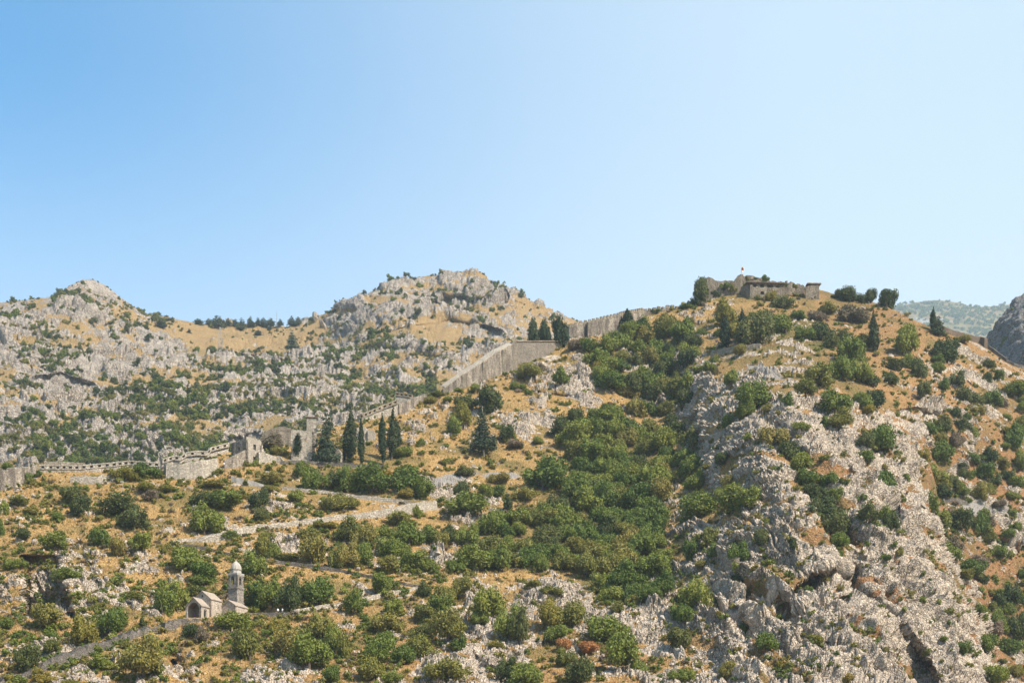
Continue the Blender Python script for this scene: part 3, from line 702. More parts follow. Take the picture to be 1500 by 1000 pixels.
def trunk_mesh(name, rng, top, r0, limbs, lean=0.1):
    bm = bmesh.new(); a = rng.uniform(0, 6.28)
    x, y = math.cos(a) * lean, math.sin(a) * lean
    bm_tube(bm, [(0, 0, -0.35), (x * .3, y * .3, top * .35), (x, y, top * .7), (x * 1.2, y * 1.2, top)], [r0 * 1.3, r0, r0 * .75, r0 * .4])
    for L in limbs:
        bm_tube(bm, [(x * .4, y * .4, top * .35), (L[0] * .5, L[1] * .5, (L[2] + top * .4) / 2), (L[0], L[1], L[2])], [r0 * .6, r0 * .45, r0 * .15], 5)
    me = bpy.data.meshes.new(name); bm.to_mesh(me); bm.free(); me.materials.append(M['bark']); return me
def bush_template(seed, nl, nleaf, size, h=1.35, low=0.25):
    """a spreading crown about 2 wide and h high, standing on z = 0"""
    rng = np.random.default_rng(seed); lobes = []
    stems = [(rng.uniform(0, 6.28), rng.uniform(0.15, 0.6), rng.uniform(0.7, 1.0)) for _ in range(3)]
    for k in range(nl):
        sa, sq, sh_ = stems[k % 3]
        a = rng.uniform(0, 6.28); q = rng.uniform(0, 1) ** 0.6
        r = rng.uniform(0.17, 0.42) * (1.15 - 0.35 * q)
        z = low + r * 0.6 + (h - low - r * 1.4) * rng.uniform(0, 1) * (1 - 0.45 * q * q)
        lobes.append((math.cos(a) * q * 0.62 + math.cos(sa) * sq, math.sin(a) * q * 0.62 + math.sin(sa) * sq, low + (z - low) * sh_, r))
    ex = max(max(abs(L[0]), abs(L[1])) + L[3] for L in lobes); zt = max(L[2] + L[3] for L in lobes)
    lobes = [(L[0] / ex, L[1] / ex, L[2] * h / zt, L[3] / ex * 0.5 + L[3] * h / zt * 0.5) for L in lobes]
    crown = cloud_mesh('crown', rng, lobes, nleaf, size)
    tr = trunk_mesh('trunk', rng, h * 0.6, 0.055, [lobes[k] for k in range(0, nl, 3)])
    return crown, tr
BUSH_BIG = [bush_template(100 + k, 19 + k % 5, 2500, 0.058, (1.25, 1.5, 1.35, 1.6, 1.2, 1.45)[k % 6], (0.15, 0.3, 0.2, 0.35, 0.1, 0.25)[k % 6]) for k in range(9)]
BUSH_SMALL = [bush_template(200 + k, 8 + k % 3, 800, 0.105, (1.3, 1.15, 1.4, 1.25)[k % 4], 0.08) for k in range(7)]
BUSH_THIN = [bush_template(260 + k, 9, 520, 0.07, 1.5, 0.4) for k in range(2)]
def cypress_template(seed, n, w, taper, size):
    """spindle of height 1 with its widest part low"""
    rng = np.random.default_rng(seed); lobes = []
    for k in range(26):
        z = 0.07 + 0.91 * (k + 0.5) / 26; prof = (min(1, (z + 0.02) / taper) ** 0.6) * (1 - ((z - taper) / (1 - taper)) ** 1.5 if z > taper else 1)
        r = max(0.012, w * prof) * rng.uniform(0.85, 1.1); a = rng.uniform(0, 6.28)
        lobes.append((math.cos(a) * r * 0.28, math.sin(a) * r * 0.28, z, r))
    crown = cloud_mesh('crown', rng, lobes, n, size, 0.8, 0.5, 1.5)
    bm = bmesh.new(); bm_tube(bm, [(0, 0, -0.04), (0, 0, 0.3), (0, 0, 0.9)], [w * .28, w * .2, w * .03], 6)
    tr = bpy.data.meshes.new('trunk'); bm.to_mesh(tr); bm.free(); tr.materials.append(M['bark']); return crown, tr
def conifer_template(seed, w, base, tiers, n, size, rough=0.25, top_w=0.06, power=1.0):
    """height 1, drooping tiers of boughs with gaps between them"""
    rng = np.random.default_rng(seed); lobes = []; limbs = []
    for k in range(tiers):
        q = k / (tiers - 1); z = base + (0.96 - base) * q; R = (w * (1 - q) ** power + top_w)
        m = max(3, int(7 * (1 - q) + 3)); a0 = rng.uniform(0, 6.28)
        for j in range(m):
            a = a0 + 6.28 * j / m + rng.uniform(-.25, .25); rr = R * rng.uniform(1 - rough, 1 + rough)
            for t in (0.45, 0.85):
                lobes.append((math.cos(a) * rr * t, math.sin(a) * rr * t, z - 0.035 * t + rng.uniform(-.012, .012), rr * (0.34 if t < .6 else 0.24) + 0.008))
            limbs.append((math.cos(a) * rr * .8, math.sin(a) * rr * .8, z - .03))
    crown = cloud_mesh('crown', rng, lobes, n, size, 0.55, 0.6, 0.5)
    bm = bmesh.new(); bm_tube(bm, [(0, 0, -0.06), (0, 0, base), (0, 0, 0.95)], [0.028, 0.022, 0.004], 7)
    for L in limbs[::2]: bm_tube(bm, [(0, 0, L[2] + .01), L], [0.007, 0.003], 4)
    tr = bpy.data.meshes.new('trunk'); bm.to_mesh(tr); bm.free(); tr.materials.append(M['bark']); return crown, tr
CYP = [cypress_template(300, 2600, 0.085, 0.32, 0.014), cypress_template(301, 2600, 0.062, 0.35, 0.012), cypress_template(302, 2600, 0.13, 0.30, 0.017), cypress_template(303, 2400, 0.075, 0.45, 0.013)]
CONE = [conifer_template(310, 0.27, 0.20, 13, 4200, 0.016), conifer_template(311, 0.26, 0.10, 11, 4200, 0.019, 0.45, 0.10, 0.7), conifer_template(312, 0.42, 0.12, 9, 3200, 0.024, 0.3, 0.18, 0.6),
        conifer_template(313, 0.38, 0.28, 6, 1400, 0.034, 0.35, 0.2, 0.5), conifer_template(314, 0.34, 0.22, 7, 1400, 0.032, 0.35, 0.1, 0.8)]
def plant(name, tpl, loc, sx, sz, mat, label, cat, group, rz=None, sy=None, bark=None):
    e = empty(name, loc, label, cat, group, random.uniform(0, 6.28) if rz is None else rz)
    e.scale = (sx * random.uniform(.92, 1.12), (sy or sx) * random.uniform(.88, 1.1), sz * random.uniform(.93, 1.08)); e.rotation_euler.x = random.uniform(-.05, .05); e.rotation_euler.y = random.uniform(-.05, .05)
    for nm, me in (('trunk', tpl[1]), ('crown', tpl[0])):
        o = bpy.data.objects.new(nm, me); COL.objects.link(o); o.parent = e
        if nm == 'crown':
            if not me.materials: me.materials.append(mat)
            o.material_slots[0].link = 'OBJECT'; o.material_slots[0].material = mat
        elif bark:
            o.material_slots[0].link = 'OBJECT'; o.material_slots[0].material = bark
    return e
def px_m(Y): return Y / FPX                         # metres per photo pixel at depth Y

# ------------------------------------------------------------------ shrubs and trees of the near hill, one by one: (u, foot v, width px, height px, kind)
K = {'d': 'dark_green', 'g': 'green', 'o': 'olive', 'y': 'bright', 'b': 'dry', 'r': 'orange'}
B = """10,691,20,12,g 36,705,18,14,g 54,699,12,8,g 100,738,32,24,d 118,756,30,28,d 172,757,50,30,d 195,777,46,38,d 182,706,40,22,y 212,702,40,24,g 212,722,30,14,y 240,720,24,12,y 145,801,34,32,g
165,814,30,28,o 207,808,26,26,g 75,805,36,22,g 25,834,32,20,g 25,742,26,16,o 47,755,22,16,o 83,762,18,12,g 30,788,22,16,d 4,755,12,26,g 2,785,10,26,g 222,735,22,16,b 60,712,14,10,o
95,848,36,18,g 68,920,42,34,o 12,922,24,16,g 122,948,40,38,y 164,926,38,40,g 198,878,22,16,o 238,901,34,40,g 40,984,32,38,d 70,957,30,20,o 83,966,14,14,g 140,955,16,14,g 147,982,38,22,g 208,992,54,56,o
62,1002,30,14,y 100,1004,26,12,y 235,992,24,20,g 205,920,14,16,d 15,997,20,12,y 300,744,40,30,d 332,746,50,30,g 297,785,48,48,g 324,769,16,18,g 380,744,22,26,d 385,764,22,24,d 320,715,40,12,o
400,710,36,16,o 435,700,18,20,g 464,718,38,33,g 490,719,28,32,d 434,736,22,18,g 395,722,26,10,o 490,748,30,24,o 268,836,50,40,g 292,850,46,28,g 336,791,18,14,g 380,816,30,36,o 398,816,20,22,g 455,827,46,42,o
455,790,30,16,o 373,848,40,36,g 494,833,20,30,o 472,774,40,12,y 412,822,40,13,o 258,897,40,40,g 300,862,36,22,g 285,872,30,16,d 375,894,36,42,g 398,894,34,42,g 425,897,28,42,d 462,886,48,44,g 345,924,56,30,g
365,970,46,50,o 278,934,26,21,d 300,942,22,20,b 398,931,32,26,y 425,966,50,46,o 452,979,54,52,g 470,941,40,38,o 490,957,32,40,g 487,1000,28,30,g 330,990,20,12,o 508,723,26,36,g 545,724,44,38,g 588,720,46,40,g
620,731,30,30,g 596,731,22,16,y 683,699,26,16,d 674,729,22,27,d 733,708,34,18,o 706,732,26,22,g 728,729,22,18,g 680,756,56,32,g 611,758,14,20,g 582,771,34,22,o 512,746,22,20,o 515,792,38,30,o 537,801,36,32,o
565,790,28,22,g 540,831,34,40,g 572,820,42,32,g 600,802,40,33,g 632,796,30,30,g 646,802,24,26,o 656,798,22,30,d 688,801,30,30,g 720,782,40,36,g 746,748,16,24,d 572,839,34,27,o 605,839,38,32,g 630,839,26,20,g
688,834,46,36,g 722,814,40,30,o 735,838,36,36,g 510,833,28,34,o 665,839,26,20,g 745,802,18,20,g 552,871,36,31,g 580,863,16,14,g 518,902,30,32,g 575,902,34,28,g 568,928,44,32,o 534,913,16,16,g 622,876,24,22,d
648,884,32,30,o 678,872,28,32,o 614,914,38,32,o 645,908,42,32,g 655,939,42,40,o 620,938,34,30,d 718,910,44,46,g 700,916,26,20,g 744,940,34,50,g 619,966,42,38,o 590,970,36,30,g 568,952,30,26,g 553,974,40,36,g
548,1000,46,36,o 576,1002,30,22,g 655,1001,62,35,o 675,952,18,26,g 742,1000,26,34,d 662,951,14,12,y 728,949,26,12,y 506,963,20,42,o 715,996,14,12,y 795,720,60,50,g 818,770,34,34,g 770,735,30,22,o 760,770,40,26,g
803,921,36,42,y 838,918,42,34,o 815,938,32,26,g 823,955,28,22,r 882,942,56,38,g 905,980,56,44,g 938,990,30,30,g 862,958,30,20,r 764,946,28,52,d 830,977,26,26,o 853,1002,38,36,d 767,1002,46,38,g 985,951,38,34,d
997,913,32,28,g 902,900,20,18,o 925,887,22,18,o 780,862,24,14,o 806,872,30,14,o 992,1002,30,18,g 896,967,16,14,r 1030,758,56,46,g 1074,749,46,40,g 1101,750,44,32,g 1066,716,22,18,o 1036,797,34,26,o
1014,819,26,28,g 1047,821,20,23,g 1083,825,26,28,g 1113,800,24,28,d 1121,777,14,14,d 1163,806,18,22,d 1085,842,24,18,g 1030,832,24,12,o 1180,714,40,30,g 1192,737,38,30,d 1215,716,28,24,g 1205,764,40,34,d
1222,786,40,40,d 1229,801,28,24,g 1230,819,16,14,g 1224,738,30,24,g 1246,792,12,14,b 1020,891,42,46,g 1004,914,22,24,g 1082,862,32,20,d 1093,880,14,22,d 1094,931,22,18,g 1121,952,34,30,g 1188,944,30,14,y
1066,995,24,27,o 1050,883,14,12,g 1145,979,14,14,y 1175,931,12,8,o 1246,999,18,16,y 1155,982,20,13,o 1010,997,20,20,g 1195,976,16,8,g 1302,733,46,42,g 1328,704,14,14,g 1274,766,26,26,d 1298,764,22,26,g
1307,779,26,30,d 1258,758,12,14,g 1295,820,16,12,g 1372,708,32,28,g 1380,718,28,26,o 1370,760,16,40,g 1400,722,18,26,d 1412,729,22,20,g 1418,738,12,12,g 1438,738,24,29,o 1424,702,14,13,g 1458,713,16,16,d
1475,704,22,18,d 1491,714,22,20,g 1385,777,30,30,g 1407,779,38,32,d 1440,791,20,38,g 1485,732,26,14,g 1485,762,16,18,g 1393,826,38,30,g 1450,797,26,20,o 1386,786,20,10,o 1420,840,42,24,g 1441,858,22,18,d
1415,853,24,20,o 1452,871,14,10,o 1466,890,24,24,d 1488,892,28,40,d 1435,899,20,16,g 1461,922,20,26,g 1491,938,30,44,d 1446,953,28,30,g 1480,963,40,28,g 1394,919,14,13,g 1375,887,10,10,g 1380,942,18,10,g
1414,960,34,20,g 1302,926,14,23,y 1275,869,22,9,y 1290,977,18,10,y 1252,927,10,14,g 1456,1001,36,26,g 1486,992,30,18,o 1396,887,20,12,o 1025,547,26,13,g 1005,540,30,30,d 1072,566,20,24,g 1102,602,50,40,g
1094,611,24,24,g 1130,606,24,16,o 1064,630,20,24,g 1170,632,24,16,g 1180,580,30,20,o 1196,566,44,40,o 1234,558,34,38,g 1224,607,48,34,g 1232,628,36,24,o 1132,656,42,32,o 1156,676,40,34,d 1095,644,14,13,g
1210,628,16,20,g 1168,690,40,24,g 1016,660,46,42,o 1060,682,22,22,d 1155,598,20,20,g 1260,562,26,30,g 1273,566,22,26,d 1302,563,26,20,d 1312,544,28,22,d 1336,542,28,20,g 1351,556,24,30,d 1372,544,20,15,g
1356,581,20,24,d 1385,574,16,19,g 1404,570,22,25,d 1422,594,36,28,d 1262,598,26,28,g 1281,599,28,28,d 1273,607,20,14,y 1436,613,36,20,o 1401,613,17,21,d 1361,640,32,22,g 1383,638,26,26,d 1313,612,14,10,g
1288,660,46,38,g 1268,655,24,24,d 1275,680,42,20,g 1376,677,34,32,g 1395,658,24,22,b 1450,681,22,26,d 1425,681,30,18,g 1488,662,28,40,g 1496,692,20,30,g 1468,632,14,11,y 1450,540,20,17,d 1462,558,16,20,g
1447,563,14,19,d 1486,582,32,20,g 1476,617,20,12,g 1355,680,22,22,y 822,563,26,24,g 772,556,34,22,o 757,571,20,14,g 775,579,12,10,g 880,547,20,20,y 890,572,40,30,g 920,581,36,32,d 930,611,32,34,o 846,621,26,26,d
826,643,40,32,d 787,651,16,12,g 756,657,16,12,o 888,602,20,14,g 708,608,46,40,d 678,602,30,22,d 684,628,26,34,y 667,638,26,30,g 740,647,22,27,d 752,658,26,14,b 615,656,14,14,g 588,669,26,14,g 630,590,18,12,o
1035,446,28,38,d 1020,449,16,12,d 1120,417,16,9,g 1150,453,30,24,d 1130,442,16,16,y 1064,478,32,36,y 1082,500,32,30,y 1112,506,48,46,d 1124,478,34,24,d 1152,490,44,28,g 1195,470,24,16,b 1206,500,36,30,d
1216,510,24,24,d 1246,536,38,40,g 1248,474,44,26,b 1215,461,30,15,o 1251,443,30,24,d 1276,443,18,24,d 1300,451,28,30,d 1230,438,18,13,d 1322,521,44,38,g 1378,528,40,30,d 1392,523,24,26,d 1374,533,20,14,g
1267,511,24,22,d 1410,502,26,10,o 1005,452,20,9,g 985,487,40,28,o 866,518,26,20,g 838,514,28,14,b 960,458,20,8,g 1085,426,22,16,d 1170,470,22,14,g 1180,500,26,20,g 1235,505,24,20,d 1330,500,22,16,g
1000,602,34,34,d 1012,702,34,34,g 990,645,34,32,d 1002,682,36,32,g 975,560,34,34,d 1008,575,30,28,g 1022,720,30,26,g 60,992,24,14,y 95,980,20,13,g 185,952,24,14,o 125,972,20,12,o 30,1000,22,12,g 218,938,18,12,g 640,582,22,8,o 655,590,16,10,g 395,660,34,20,b 410,668,22,14,o 375,684,12,14,g 560,700,26,14,y 650,752,14,10,o 700,575,18,12,g 790,545,22,14,b 855,505,14,10,y"""
BUSHES = [tuple(float(x) if k < 4 else x for k, x in enumerate(q.split(','))) for q in B.split()]
rr = random.Random(5)
for T, n, wlo, whi in ((THICKETS[0], 88, 24, 46), (THICKETS[1], 26, 22, 40), (THICKETS[2], 34, 20, 38)):
    xs = [p[0] for p in T]; ys = [p[1] for p in T]; got = []; tries = 0
    while len(got) < n and tries < 6000:
        tries += 1; u, v = rr.uniform(min(xs), max(xs)), rr.uniform(min(ys), max(ys))
        if not in_poly(np.array(u), np.array(v), T): continue
        if any(((u - a) / 16) ** 2 + ((v - b) / 13) ** 2 < (0.95 if tries < 3000 else 0.5) for a, b, _ in got): continue
        got.append((u, v, 0))
    for u, v, _ in got:
        wd = rr.uniform(wlo, whi)
        BUSHES.append((u, v + 8, wd, wd * rr.uniform(0.72, 0.95), rr.choice('gggggdgoog')))
for T, n, wlo, whi, mx, my, kinds in (([(1372, 640), (1440, 600), (1505, 575), (1505, 1000), (1478, 1000), (1446, 930), (1388, 800)], 52, 13, 30, 13, 11, 'gggddoogb'),
                                  ([(1045, 620), (1180, 570), (1330, 640), (1360, 780), (1410, 920), (1400, 995), (1040, 995), (1000, 820)], 64, 7, 15, 20, 18, 'ggooyog'),
                                  ([(1010, 460), (1090, 520), (1060, 560), (1000, 560)], 8, 12, 22, 12, 12, 'ggo')):
    xs = [p[0] for p in T]; ys = [p[1] for p in T]; got = []; tries = 0
    while len(got) < n and tries < 5000:
        tries += 1; u, v = rr.uniform(min(xs), max(xs)), rr.uniform(min(ys), max(ys))
        if not in_poly(np.array(u), np.array(v), T) or any(((u - b_[0]) / mx) ** 2 + ((v - b_[1]) / my) ** 2 < 1 for b_ in BUSHES): continue
        wd = rr.uniform(0, 1) ** 1.6 * (whi - wlo) + wlo; got.append(1); BUSHES.append((u, v, wd, wd * rr.uniform(0.6, 0.95), rr.choice(kinds)))
def zone(u, v):
    for k, T in enumerate(THICKETS):
        if in_poly(np.array(u), np.array(v - 6), T): return (('in the upper end of the gully thicket' if v < 690 else 'in the middle of the gully thicket' if v < 775 else 'at the foot of the gully thicket') + (' on its crag side' if u > 915 else ' on its path side'), 'in the thicket beside the gully trees', 'in the steep thicket below the upper battlements', 'in the grove below the ruined fort')[k]
    if v < 470 and u > 1000: return 'on the hilltop beside the ruined fort'
    eu = float(edge_u(np.array(v)))
    if v > 600 and u > eu + 4: return 'on the slope beyond the bare limestone crag'
    if u > 1260 and v <= 640: return 'on the russet slope under the brown ridge wall'
    if u > 1030 and v > 560: return 'rooted on the bare limestone crag'
    if u > 1000: return 'on the slope between fort and crag'
    if u > 860 and v < 620: return 'on the rocks near the upper battlements'
    if u > 640 and v < 690: return 'on the rocky slope below the sloping rampart'
    if u < 250 and v < 840: return 'on the golden slope under the loopholed rampart'
    if u < 250: return 'beside the grey rubble ramp and cliff'
    if u < 645 and v < 690: return 'near the cypresses and ruined tower'
    if u < 645 and v < 862:
        f = lambda k: float(np.interp(u, [q[0] for q in W[k]], [q[1] for q in W[k]]))
        return 'above the upper zigzag path wall' if v < f('upper_path') + 9 else 'between the upper and middle path walls' if v < f('mid_path') + 3 else 'between the middle and lower path walls' if v < f('low_path') + 3 else 'below the lower path wall'
    if u < 500: return 'on the slope around the chapel'
    if v < 850: return 'on the stony ground beside the path bends'
    return 'on the rocky lower slope ' + ('below the path corner' if u < 640 else 'under the gully thicket' if u < 860 else 'at the foot of the crag')
SIZEW = lambda w_m: 'broad' if w_m > 7.2 else ('small' if w_m < 4 else '')
KW = {'d': 'dark green', 'g': 'mid green', 'o': 'olive green', 'y': 'yellow-green', 'b': 'dry brown', 'r': 'orange-leaved'}
placed = []
for i, (u, v, wp, hp, k) in enumerate(BUSHES):
    p = gnd(u, v)
    if p is None: continue
    m = px_m(p.y); wm, hm = wp * m * 1.27, hp * m * 1.2
    placed.append((wm * hm / m, i, u, v, p, wm, hm, k))
placed.sort(key=lambda t: -t[0])
for rank, (_, i, u, v, p, wm, hm, k) in enumerate(placed):
    lst = BUSH_BIG if wm > 4.6 else (BUSH_THIN if (k == 'b' and i % 2) else BUSH_SMALL)
    tpl = lst[(i * 5 + 3) % len(lst)]; h0 = 1.4
    tree = wm > 7.2
    lab = ' '.join((SIZEW(wm) + ' ' + KW[k] + (' tree ' if tree else ' shrub ') + zone(u, v)).split())
    p = Vector((p.x, p.y + wm * 0.10, p.z - 0.05 * hm))
    plant('tree' if tree else 'shrub', tpl, p, wm / 2, hm / h0, M[K[k]], lab, 'tree' if tree else 'shrub', lab)
print('individual shrubs', len(placed))

# cypresses and conifers: (template, u, foot v, top v, width px, material, label)
CON = [(CYP[0], 435, 674, 628, 12, 'cypress', 'short dark cypress in front of the ruined wall'),
       (CYP[0], 512, 676, 597, 17, 'cypress', 'tallest dark cypress standing beside a slimmer one'),
       (CYP[3], 504, 674, 625, 8, 'cypress', 'short cypress spire leaning against the tallest cypress'),
       (CYP[1], 529.5, 684, 605, 10, 'cypress', 'slim dark cypress with bare foot on the terrace edge'),
       (CYP[3], 561.5, 681, 610, 11, 'cypress', 'slim cypress beside the cypress pair below the climbing wall'),
       (CYP[1], 573, 673, 597, 12, 'cypress', 'tall cypress whose top meets the climbing wall'),
       (CYP[2], 581, 655, 610, 13, 'cypress', 'stout short cypress behind the tall one below the wall'),
       (CONE[1], 477, 679, 604, 30, 'pine', 'large dark ragged conifer beside the ruined wall turret'),
       (CONE[0], 709.5, 670, 597, 34, 'pine', 'dark conical conifer with pale bare trunk on the grass terrace'),
       (CYP[2], 918, 488, 452, 18, 'cypress', 'dark conifer in front of the upper battlemented wall'),
       (CYP[0], 1282, 515, 457, 15, 'cypress', 'single dark cypress on the russet slope'),
       (CYP[0], 1368, 486, 452, 9, 'cypress', 'wind-bent dark cypress at the end of the brown ridge wall'),
       (CONE[2], 1373, 492, 466, 24, 'cypress', 'low dark juniper clump beside the brown ridge wall'),
       (CYP[2], 1062, 510, 460, 16, 'cypress', 'dark upright tree below the ruined fort wall'),
       (CYP[0], 1088, 504, 450, 14, 'cypress', 'dark cypress in the grove below the fort'),
       (CONE[2], 1240, 441, 420, 22, 'pine', 'dark rounded tree on the crest past the fort'),
       (CONE[4], 420, 560, 540, 14, 'pine', '')]
for tpl, u, v, vt, wp, mt, lab in CON[:-1]:
    p = gnd(u, v); m = px_m(p.y); H = (v - vt) * m * 1.07
    base_w = {id(CYP[0]): .17, id(CYP[1]): .125, id(CYP[2]): .27, id(CYP[3]): .15, id(CONE[0]): .60, id(CONE[1]): .66, id(CONE[2]): 1.1}.get(id(tpl), .8)
    plant('cypress' if 'cypress' in lab else 'conifer', tpl, p, wp * m / base_w, H, M[mt], lab, 'tree', None, None, None, M['palebark'] if 'pale bare' in lab else None)

# ------------------------------------------------------------------ far pines and single trees on the mountain: (u, foot, top, width)
RP = [(290, 475, 466, 11), (306, 475, 465, 9), (318, 481, 463, 15), (327, 475, 465, 9), (334, 476, 466, 10), (345, 476, 464, 12), (353, 484, 466, 14), (367, 477, 461, 13), (377, 476, 464, 9), (387, 477, 463, 13),
      (396, 478, 465, 10), (378, 491, 483, 9), (411, 478, 468, 10), (427, 478, 464, 11), (436, 477, 465, 8), (395, 484, 476, 8), (456, 471, 464, 9), (232, 462, 456, 5), (277, 488, 481, 7)]
for u, v, vt, wp in RP:
    p = bgm.at(u, max(v, np.interp(u, [q[0] for q in BG_RIDGE], [q[1] for q in BG_RIDGE]) + 1.5)); m = px_m(p.y)
    lab = 'dark pine in the row along the grassy saddle' if v < 481 else 'dark pine standing on the golden saddle slope'
    plant('pine_tree', CONE[3 + int(u) % 2], p - Vector((0, 0, 0.4)), wp * m / 0.8, (v - vt) * m * 1.1, M['pine'], lab, 'tree', lab)
for u, v, vt, wp, lab in [(331, 574, 555, 16, 'lone dark conifer on the scrubby mountain flank'), (631, 555, 540, 14, 'lone conifer on the grass bench under the peak'), (428, 512, 478, 15, 'tall dark tree in the mountain cleft by the saddle'), (236, 480, 465, 15, 'dark tree at the foot of the rocky peak')]:
    p = bgm.at(u, v); m = px_m(p.y)
    plant('conifer', CONE[4], p - Vector((0, 0, 0.4)), wp * m / 0.75, (v - vt) * m, M['pine'], lab, 'tree', None)

# ------------------------------------------------------------------ masonry
def node_pts(nodes, push=0.0):
    out = []
    for u, vt, vb in nodes:
        Y = float(fg_depth(np.array(float(u)), np.array(float(vb)))) + push
        x = (u - 750) / FPX * Y
        out.append((Vector((x, Y, ZC + (VH - vb) / FPX * Y)), ZC + (VH - vt) / FPX * Y))
    return out
def resample(pts, step):
    out = []
    for (a, za), (b, zb) in zip(pts[:-1], pts[1:]):
        n = max(1, int((b - a).length / step))
        for k in range(n): out.append((a.lerp(b, k / n), za + (zb - za) * k / n))
    out.append(pts[-1]); return out
def side_dir(pts, k):
    a = pts[max(0, k - 1)][0]; b = pts[min(len(pts) - 1, k + 1)][0]; d = Vector((b.x - a.x, b.y - a.y, 0)).normalized()
    n = Vector((-d.y, d.x, 0))
    return n if n.y > 0 else -n                     # points into the slope
def wall_mesh(name, pts, thick, mat, parent, rough=0.25, deep=2.5, top=0.0, rows=5, lean=0.06):
    """one solid wall along pts = [(foot, top z)], uneven top, slightly leaning back and bulging"""
    pts = resample(pts, 0.9); V, F = [], []; n = len(pts)
    for k, (p, zt) in enumerate(pts):
        nd = side_dir(pts, k); jt = random.uniform(-rough, rough); z0 = p.z - deep; z1 = max(zt + top + jt, p.z + 0.3)
        for r in range(rows + 1):
            z = z0 + (z1 - z0) * r / rows; q = p + nd * (lean * (z - z0) + random.uniform(-0.09, 0.09)); V.append((q.x, q.y, z))
        q = p + nd * (lean * (z1 - z0) + thick); V.append((q.x, q.y, z1 - random.uniform(0, rough))); q = p + nd * (thick + lean * (z1 - z0)); V.append((q.x, q.y, z0))
    w_ = rows + 3
    for k in range(n - 1):
        for r in range(w_ - 1): F.append((k * w_ + r, (k + 1) * w_ + r, (k + 1) * w_ + r + 1, k * w_ + r + 1))
        F.append((k * w_ + w_ - 1, (k + 1) * w_ + w_ - 1, (k + 1) * w_, k * w_))
    F.append(tuple(range(w_))[::-1]); F.append(tuple((n - 1) * w_ + r for r in range(w_)))
    return mesh_obj(name, V, F, mat, parent, world=True)
def parapet(name, pts, mat, parent, hole=0.55, pitch=2.0, h=1.5, thick=0.8, gap_lo=0.45, gap_hi=1.0, lift=0.0, off=0.0):
    """a breast wall pierced by a row of deep loopholes: sill course, piers, lintel course and a back slab"""
    bm = bmesh.new(); rs = resample(pts, pitch)
    for k in range(len(rs) - 1):
        (a, za), (b, zb) = rs[k], rs[k + 1]; nd = side_dir(rs, k); d = Vector((b.x - a.x, b.y - a.y, 0)); L = d.length; d.normalize()
        def slab(s0, s1, z0, z1, t0, t1):
            vs = []
            for z in (z0, z1):
                for s, t in ((s0, t0), (s1, t0), (s1, t1), (s0, t1)):
                    q = a + d * (s * L) + nd * (t + off); zz = za + (zb - za) * s + z + lift; vs.append(bm.verts.new((q.x, q.y, zz)))
            for f in ((3, 2, 1, 0), (4, 5, 6, 7), (0, 1, 5, 4), (1, 2, 6, 5), (2, 3, 7, 6), (3, 0, 4, 7)): bm.faces.new([vs[i] for i in f])
        g = hole / L / 2
        slab(0, 1, 0, gap_lo, 0, thick); slab(0, 1, gap_hi, h, -0.06, thick + 0.06)
        slab(0, 0.5 - g, gap_lo, gap_hi, 0.01, thick - 0.01); slab(0.5 + g, 1, gap_lo, gap_hi, 0.01, thick - 0.01)
        slab(0.5 - g, 0.5 + g, gap_lo, gap_hi, thick - 0.12, thick - 0.02)
    bmesh.ops.recalc_face_normals(bm, faces=bm.faces)
    o = bm_obj(name, bm, mat, parent, world=True); tag(o, kind='stuff'); return o
def wall_thing(name, key, label, cat, mat, thick=1.2, rough=0.25, part='wall', push=0.0, deep=2.5, lean=0.06, **kw):
    pts = node_pts(W[key], push); c = pts[len(pts) // 2][0]
    e = empty(name, c, label, cat); wall_mesh(part, pts, thick, mat, e, rough, deep, lean=lean, **kw)
    return e, pts

e, _ = wall_thing('path_wall', 'upper_path', 'low stone wall of the upper zigzag path below the cypresses', 'wall', M['pale'], 1.4, 0.15)
e, _ = wall_thing('path_wall', 'mid_path', 'long pale retaining wall of the middle zigzag path climbing above the bell tower', 'wall', M['pale'], 1.6, 0.25)
e, _ = wall_thing('path_wall', 'low_path', 'grey retaining wall of the zigzag path passing behind the bell tower', 'wall', M['rubble'], 1.4, 0.15)
e, pts = wall_thing('path_wall', 'bottom_path', 'pale parapet wall of the lowest zigzag path near the chapel', 'wall', M['pale'], 1.2, 0.08)
e, _ = wall_thing('path_wall', 'chapel_path', 'low path wall between the chapel and the lowest path', 'wall', M['rubble'], 1.0, 0.1)
e, _ = wall_thing('terrace_wall', 'chapel_terrace', 'grey terrace wall at the foot of the chapel', 'wall', M['rubble'], 2.0, 0.2)
e, _ = wall_thing('rubble_ramp', 'ramp', 'long grey rubble ramp climbing towards the chapel terrace', 'ramp', M['rubble'], 3.5, 0.8, 'embankment', lean=0.3, rows=10, deep=3.0)

pts = node_pts(W['rampart']); e = empty('rampart', pts[3][0], 'long low rampart pierced by a row of dark loopholes', 'wall')
wall_mesh('wall', [(p, z - 1.1) for p, z in pts], 1.6, M['pale'], e, 0.05)
parapet('parapet', [(p, z - 1.25) for p, z in pts], M['pale'], e, 0.95, 1.9, 1.5, 1.7, 0.35, 1.1)
e, _ = wall_thing('blockhouse', 'rampart_block', 'plain raised wall block behind the loopholed rampart', 'wall', M['cap'], 3.0, 0.06, push=2.6)
e, _ = wall_thing('crumbled_wall', 'crumbled', 'crumbled white wall remnant under the loopholed rampart', 'wall', M['pale'], 1.5, 0.5)
e, _ = wall_thing('end_bastion', 'end_bastion', 'dark grey bastion wall at the end of the loopholed rampart', 'wall', M['rampart'], 5.0, 0.2)

